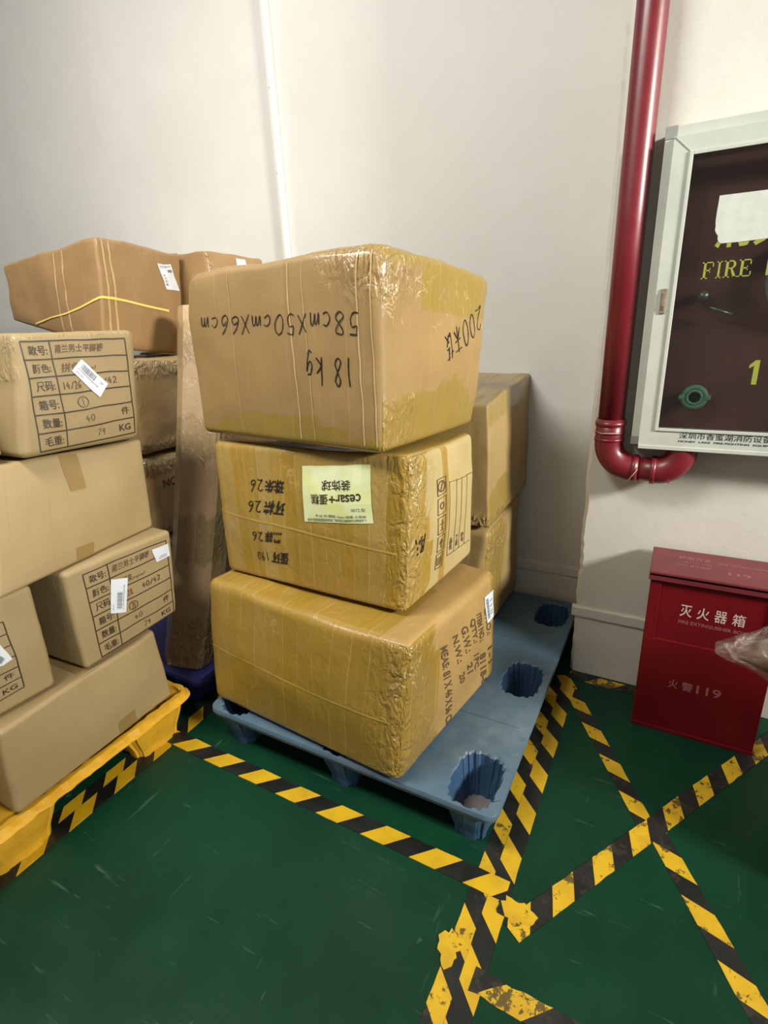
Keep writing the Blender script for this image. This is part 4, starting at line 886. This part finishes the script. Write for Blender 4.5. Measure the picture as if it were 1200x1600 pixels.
g.box(x0+0.03, x1-0.03, y0+0.006, y1, 0.358, 0.588, 0.001).box(x0+0.03, x1-0.03, y0, y1, 0.566, 0.588, 0.001).box(x0-0.002, x1+0.002, y0-0.004, y1, 0.0, 0.014, 0.002)
g.obj('body', M_RB, eb)
lid = G().box(x0-0.006, x1+0.006, y0-0.010, y1+0.004, 0.590, 0.6065, 0.003).box(x0-0.006, x1+0.006, y0-0.010, y0-0.006, 0.577, 0.600, 0.001).obj('lid', M_LID, eb)
SIL = plain('silver_lettering', (0.52, 0.38, 0.36), 0.4); SIL2 = plain('worn_silver_lettering', (0.26, 0.09, 0.09), 0.5)
yt = y0+0.0052
for i, ch in enumerate('灭火器箱'):
    flat_text(ch, 0.083+0.048*i, 0.117+0.048*i, 0.458, 0.500, yt, SIL, 'lettering', eb, 0.01)
flat_text('FIRE EXTINGUISHER BOX', 0.083, 0.270, 0.432, 0.444, yt, SIL2, 'lettering', eb, 0.02)
for ch, a, b in (('火', 0.083, 0.111), ('警', 0.122, 0.156), ('119', 0.166, 0.236),):
    flat_text(ch, a, b, 0.185, 0.218, y0-0.0006, SIL2, 'lettering', eb, 0.012)
def lid_text(s, x0_, x1_, ya, yb_):
    v, f, _ = text_geo(s, 0.02); mesh_obj('lettering', [(x0_+(x1_-x0_)*a, ya+(yb_-ya)*b, 0.6072) for a, b in v], f, SIL2, lid)
lid_text('使用方法', 0.06, 0.155, 1.905, 1.935); lid_text('一提二拔三压', 0.06, 0.155, 1.875, 1.893); lid_text('四对准火焰喷', 0.06, 0.155, 1.848, 1.866)
lid_text('FIRE EXTINGUISHER', 0.175, 0.32, 1.90, 1.915); lid_text('119', 0.20, 0.26, 1.83, 1.85)

# ------------------------------------------------------------ film-wrapped parcel poking in from the right
BX['R1'] = cbox(0.42, 0.90, 1.30, 1.68, 0.0, 0.46)
c = carton('R1', 'plain_carton', 'carton just outside the right edge, carrying the film-wrapped parcel', K_PLAIN, r=0.015, bulge=(0.005,)*3, dent=0.005, seed=41)
fp = empty('wrapped_parcel', (0.60, 1.5, 0.465), 'crumpled clear film wrapped parcel poking in at the right edge before the red box', 'parcel')
def blob(xa, xb, rad, seed, amp, n=44, m_=36, zoff=0.0):
    rings = []
    for i in range(n):
        t_ = i/(n-1); x = xa+(xb-xa)*t_; ry, rz, zc_ = rad(t_)
        ring = []
        for j in range(m_):
            a = 2*PI*j/m_; p = Vector((x, 1.5+ry*math.cos(a), zc_+zoff+rz*math.sin(a)))
            d = noise.noise(p*14+Vector((seed, 0, 0)))*amp+abs(noise.noise(p*34+Vector((seed, 3, 0))))*amp*0.7
            ring.append(p+Vector((0, math.cos(a), math.sin(a)))*d*min(1, t_*5))
        rings.append(ring)
    return G().loft(rings)
fr2 = N('crumpled_film'); fc = fr2.coord()
tb = fr2.new('ShaderNodeBsdfTransparent'); tb.inputs[0].default_value = (0.97, 0.95, 0.92, 1)
gb = fr2.new('ShaderNodeBsdfGlossy'); gb.inputs['Roughness'].default_value = 0.12; gb.inputs[0].default_value = (0.9, 0.88, 0.84, 1)
h_ = fr2.math('ABSOLUTE', fr2.math('SUBTRACT', fr2.noise(fc, 22, 5, 0.65, 0.8), 0.5))
fr2.t.links.new(fr2.bump(h_, 1.0, 0.05), gb.inputs['Normal'])
mx = fr2.new('ShaderNodeMixShader'); fr2.t.links.new(fr2.math('MULTIPLY_ADD', fr2.step(fr2.noise(fc, 16, 4, 0.6, 1.0), 0.48, 0.72), 0.55, 0.10), mx.inputs[0])
fr2.t.links.new(tb.outputs[0], mx.inputs[1]); fr2.t.links.new(gb.outputs[0], mx.inputs[2]); fr2.t.links.new(mx.outputs[0], fr2.n['Material Output'].inputs[0])
blob(0.165, 0.80, lambda t_: (0.02+0.10*min(1, t_*3), 0.012+0.075*min(1, t_*3.2)**0.8, 0.535+0.03*min(1, t_*3)), 2, 0.012).obj('film', fr2.mt, fp, True)
blob(0.215, 0.78, lambda t_: (0.02+0.09*min(1, t_*3), 0.008+0.067*min(1, t_*3.5)**0.8, 0.535+0.028*min(1, t_*3)), 5, 0.006).obj('contents', mottled('brown_contents', (0.14, 0.055, 0.03), (0.09, 0.035, 0.02), 0.5, 12), fp, True)
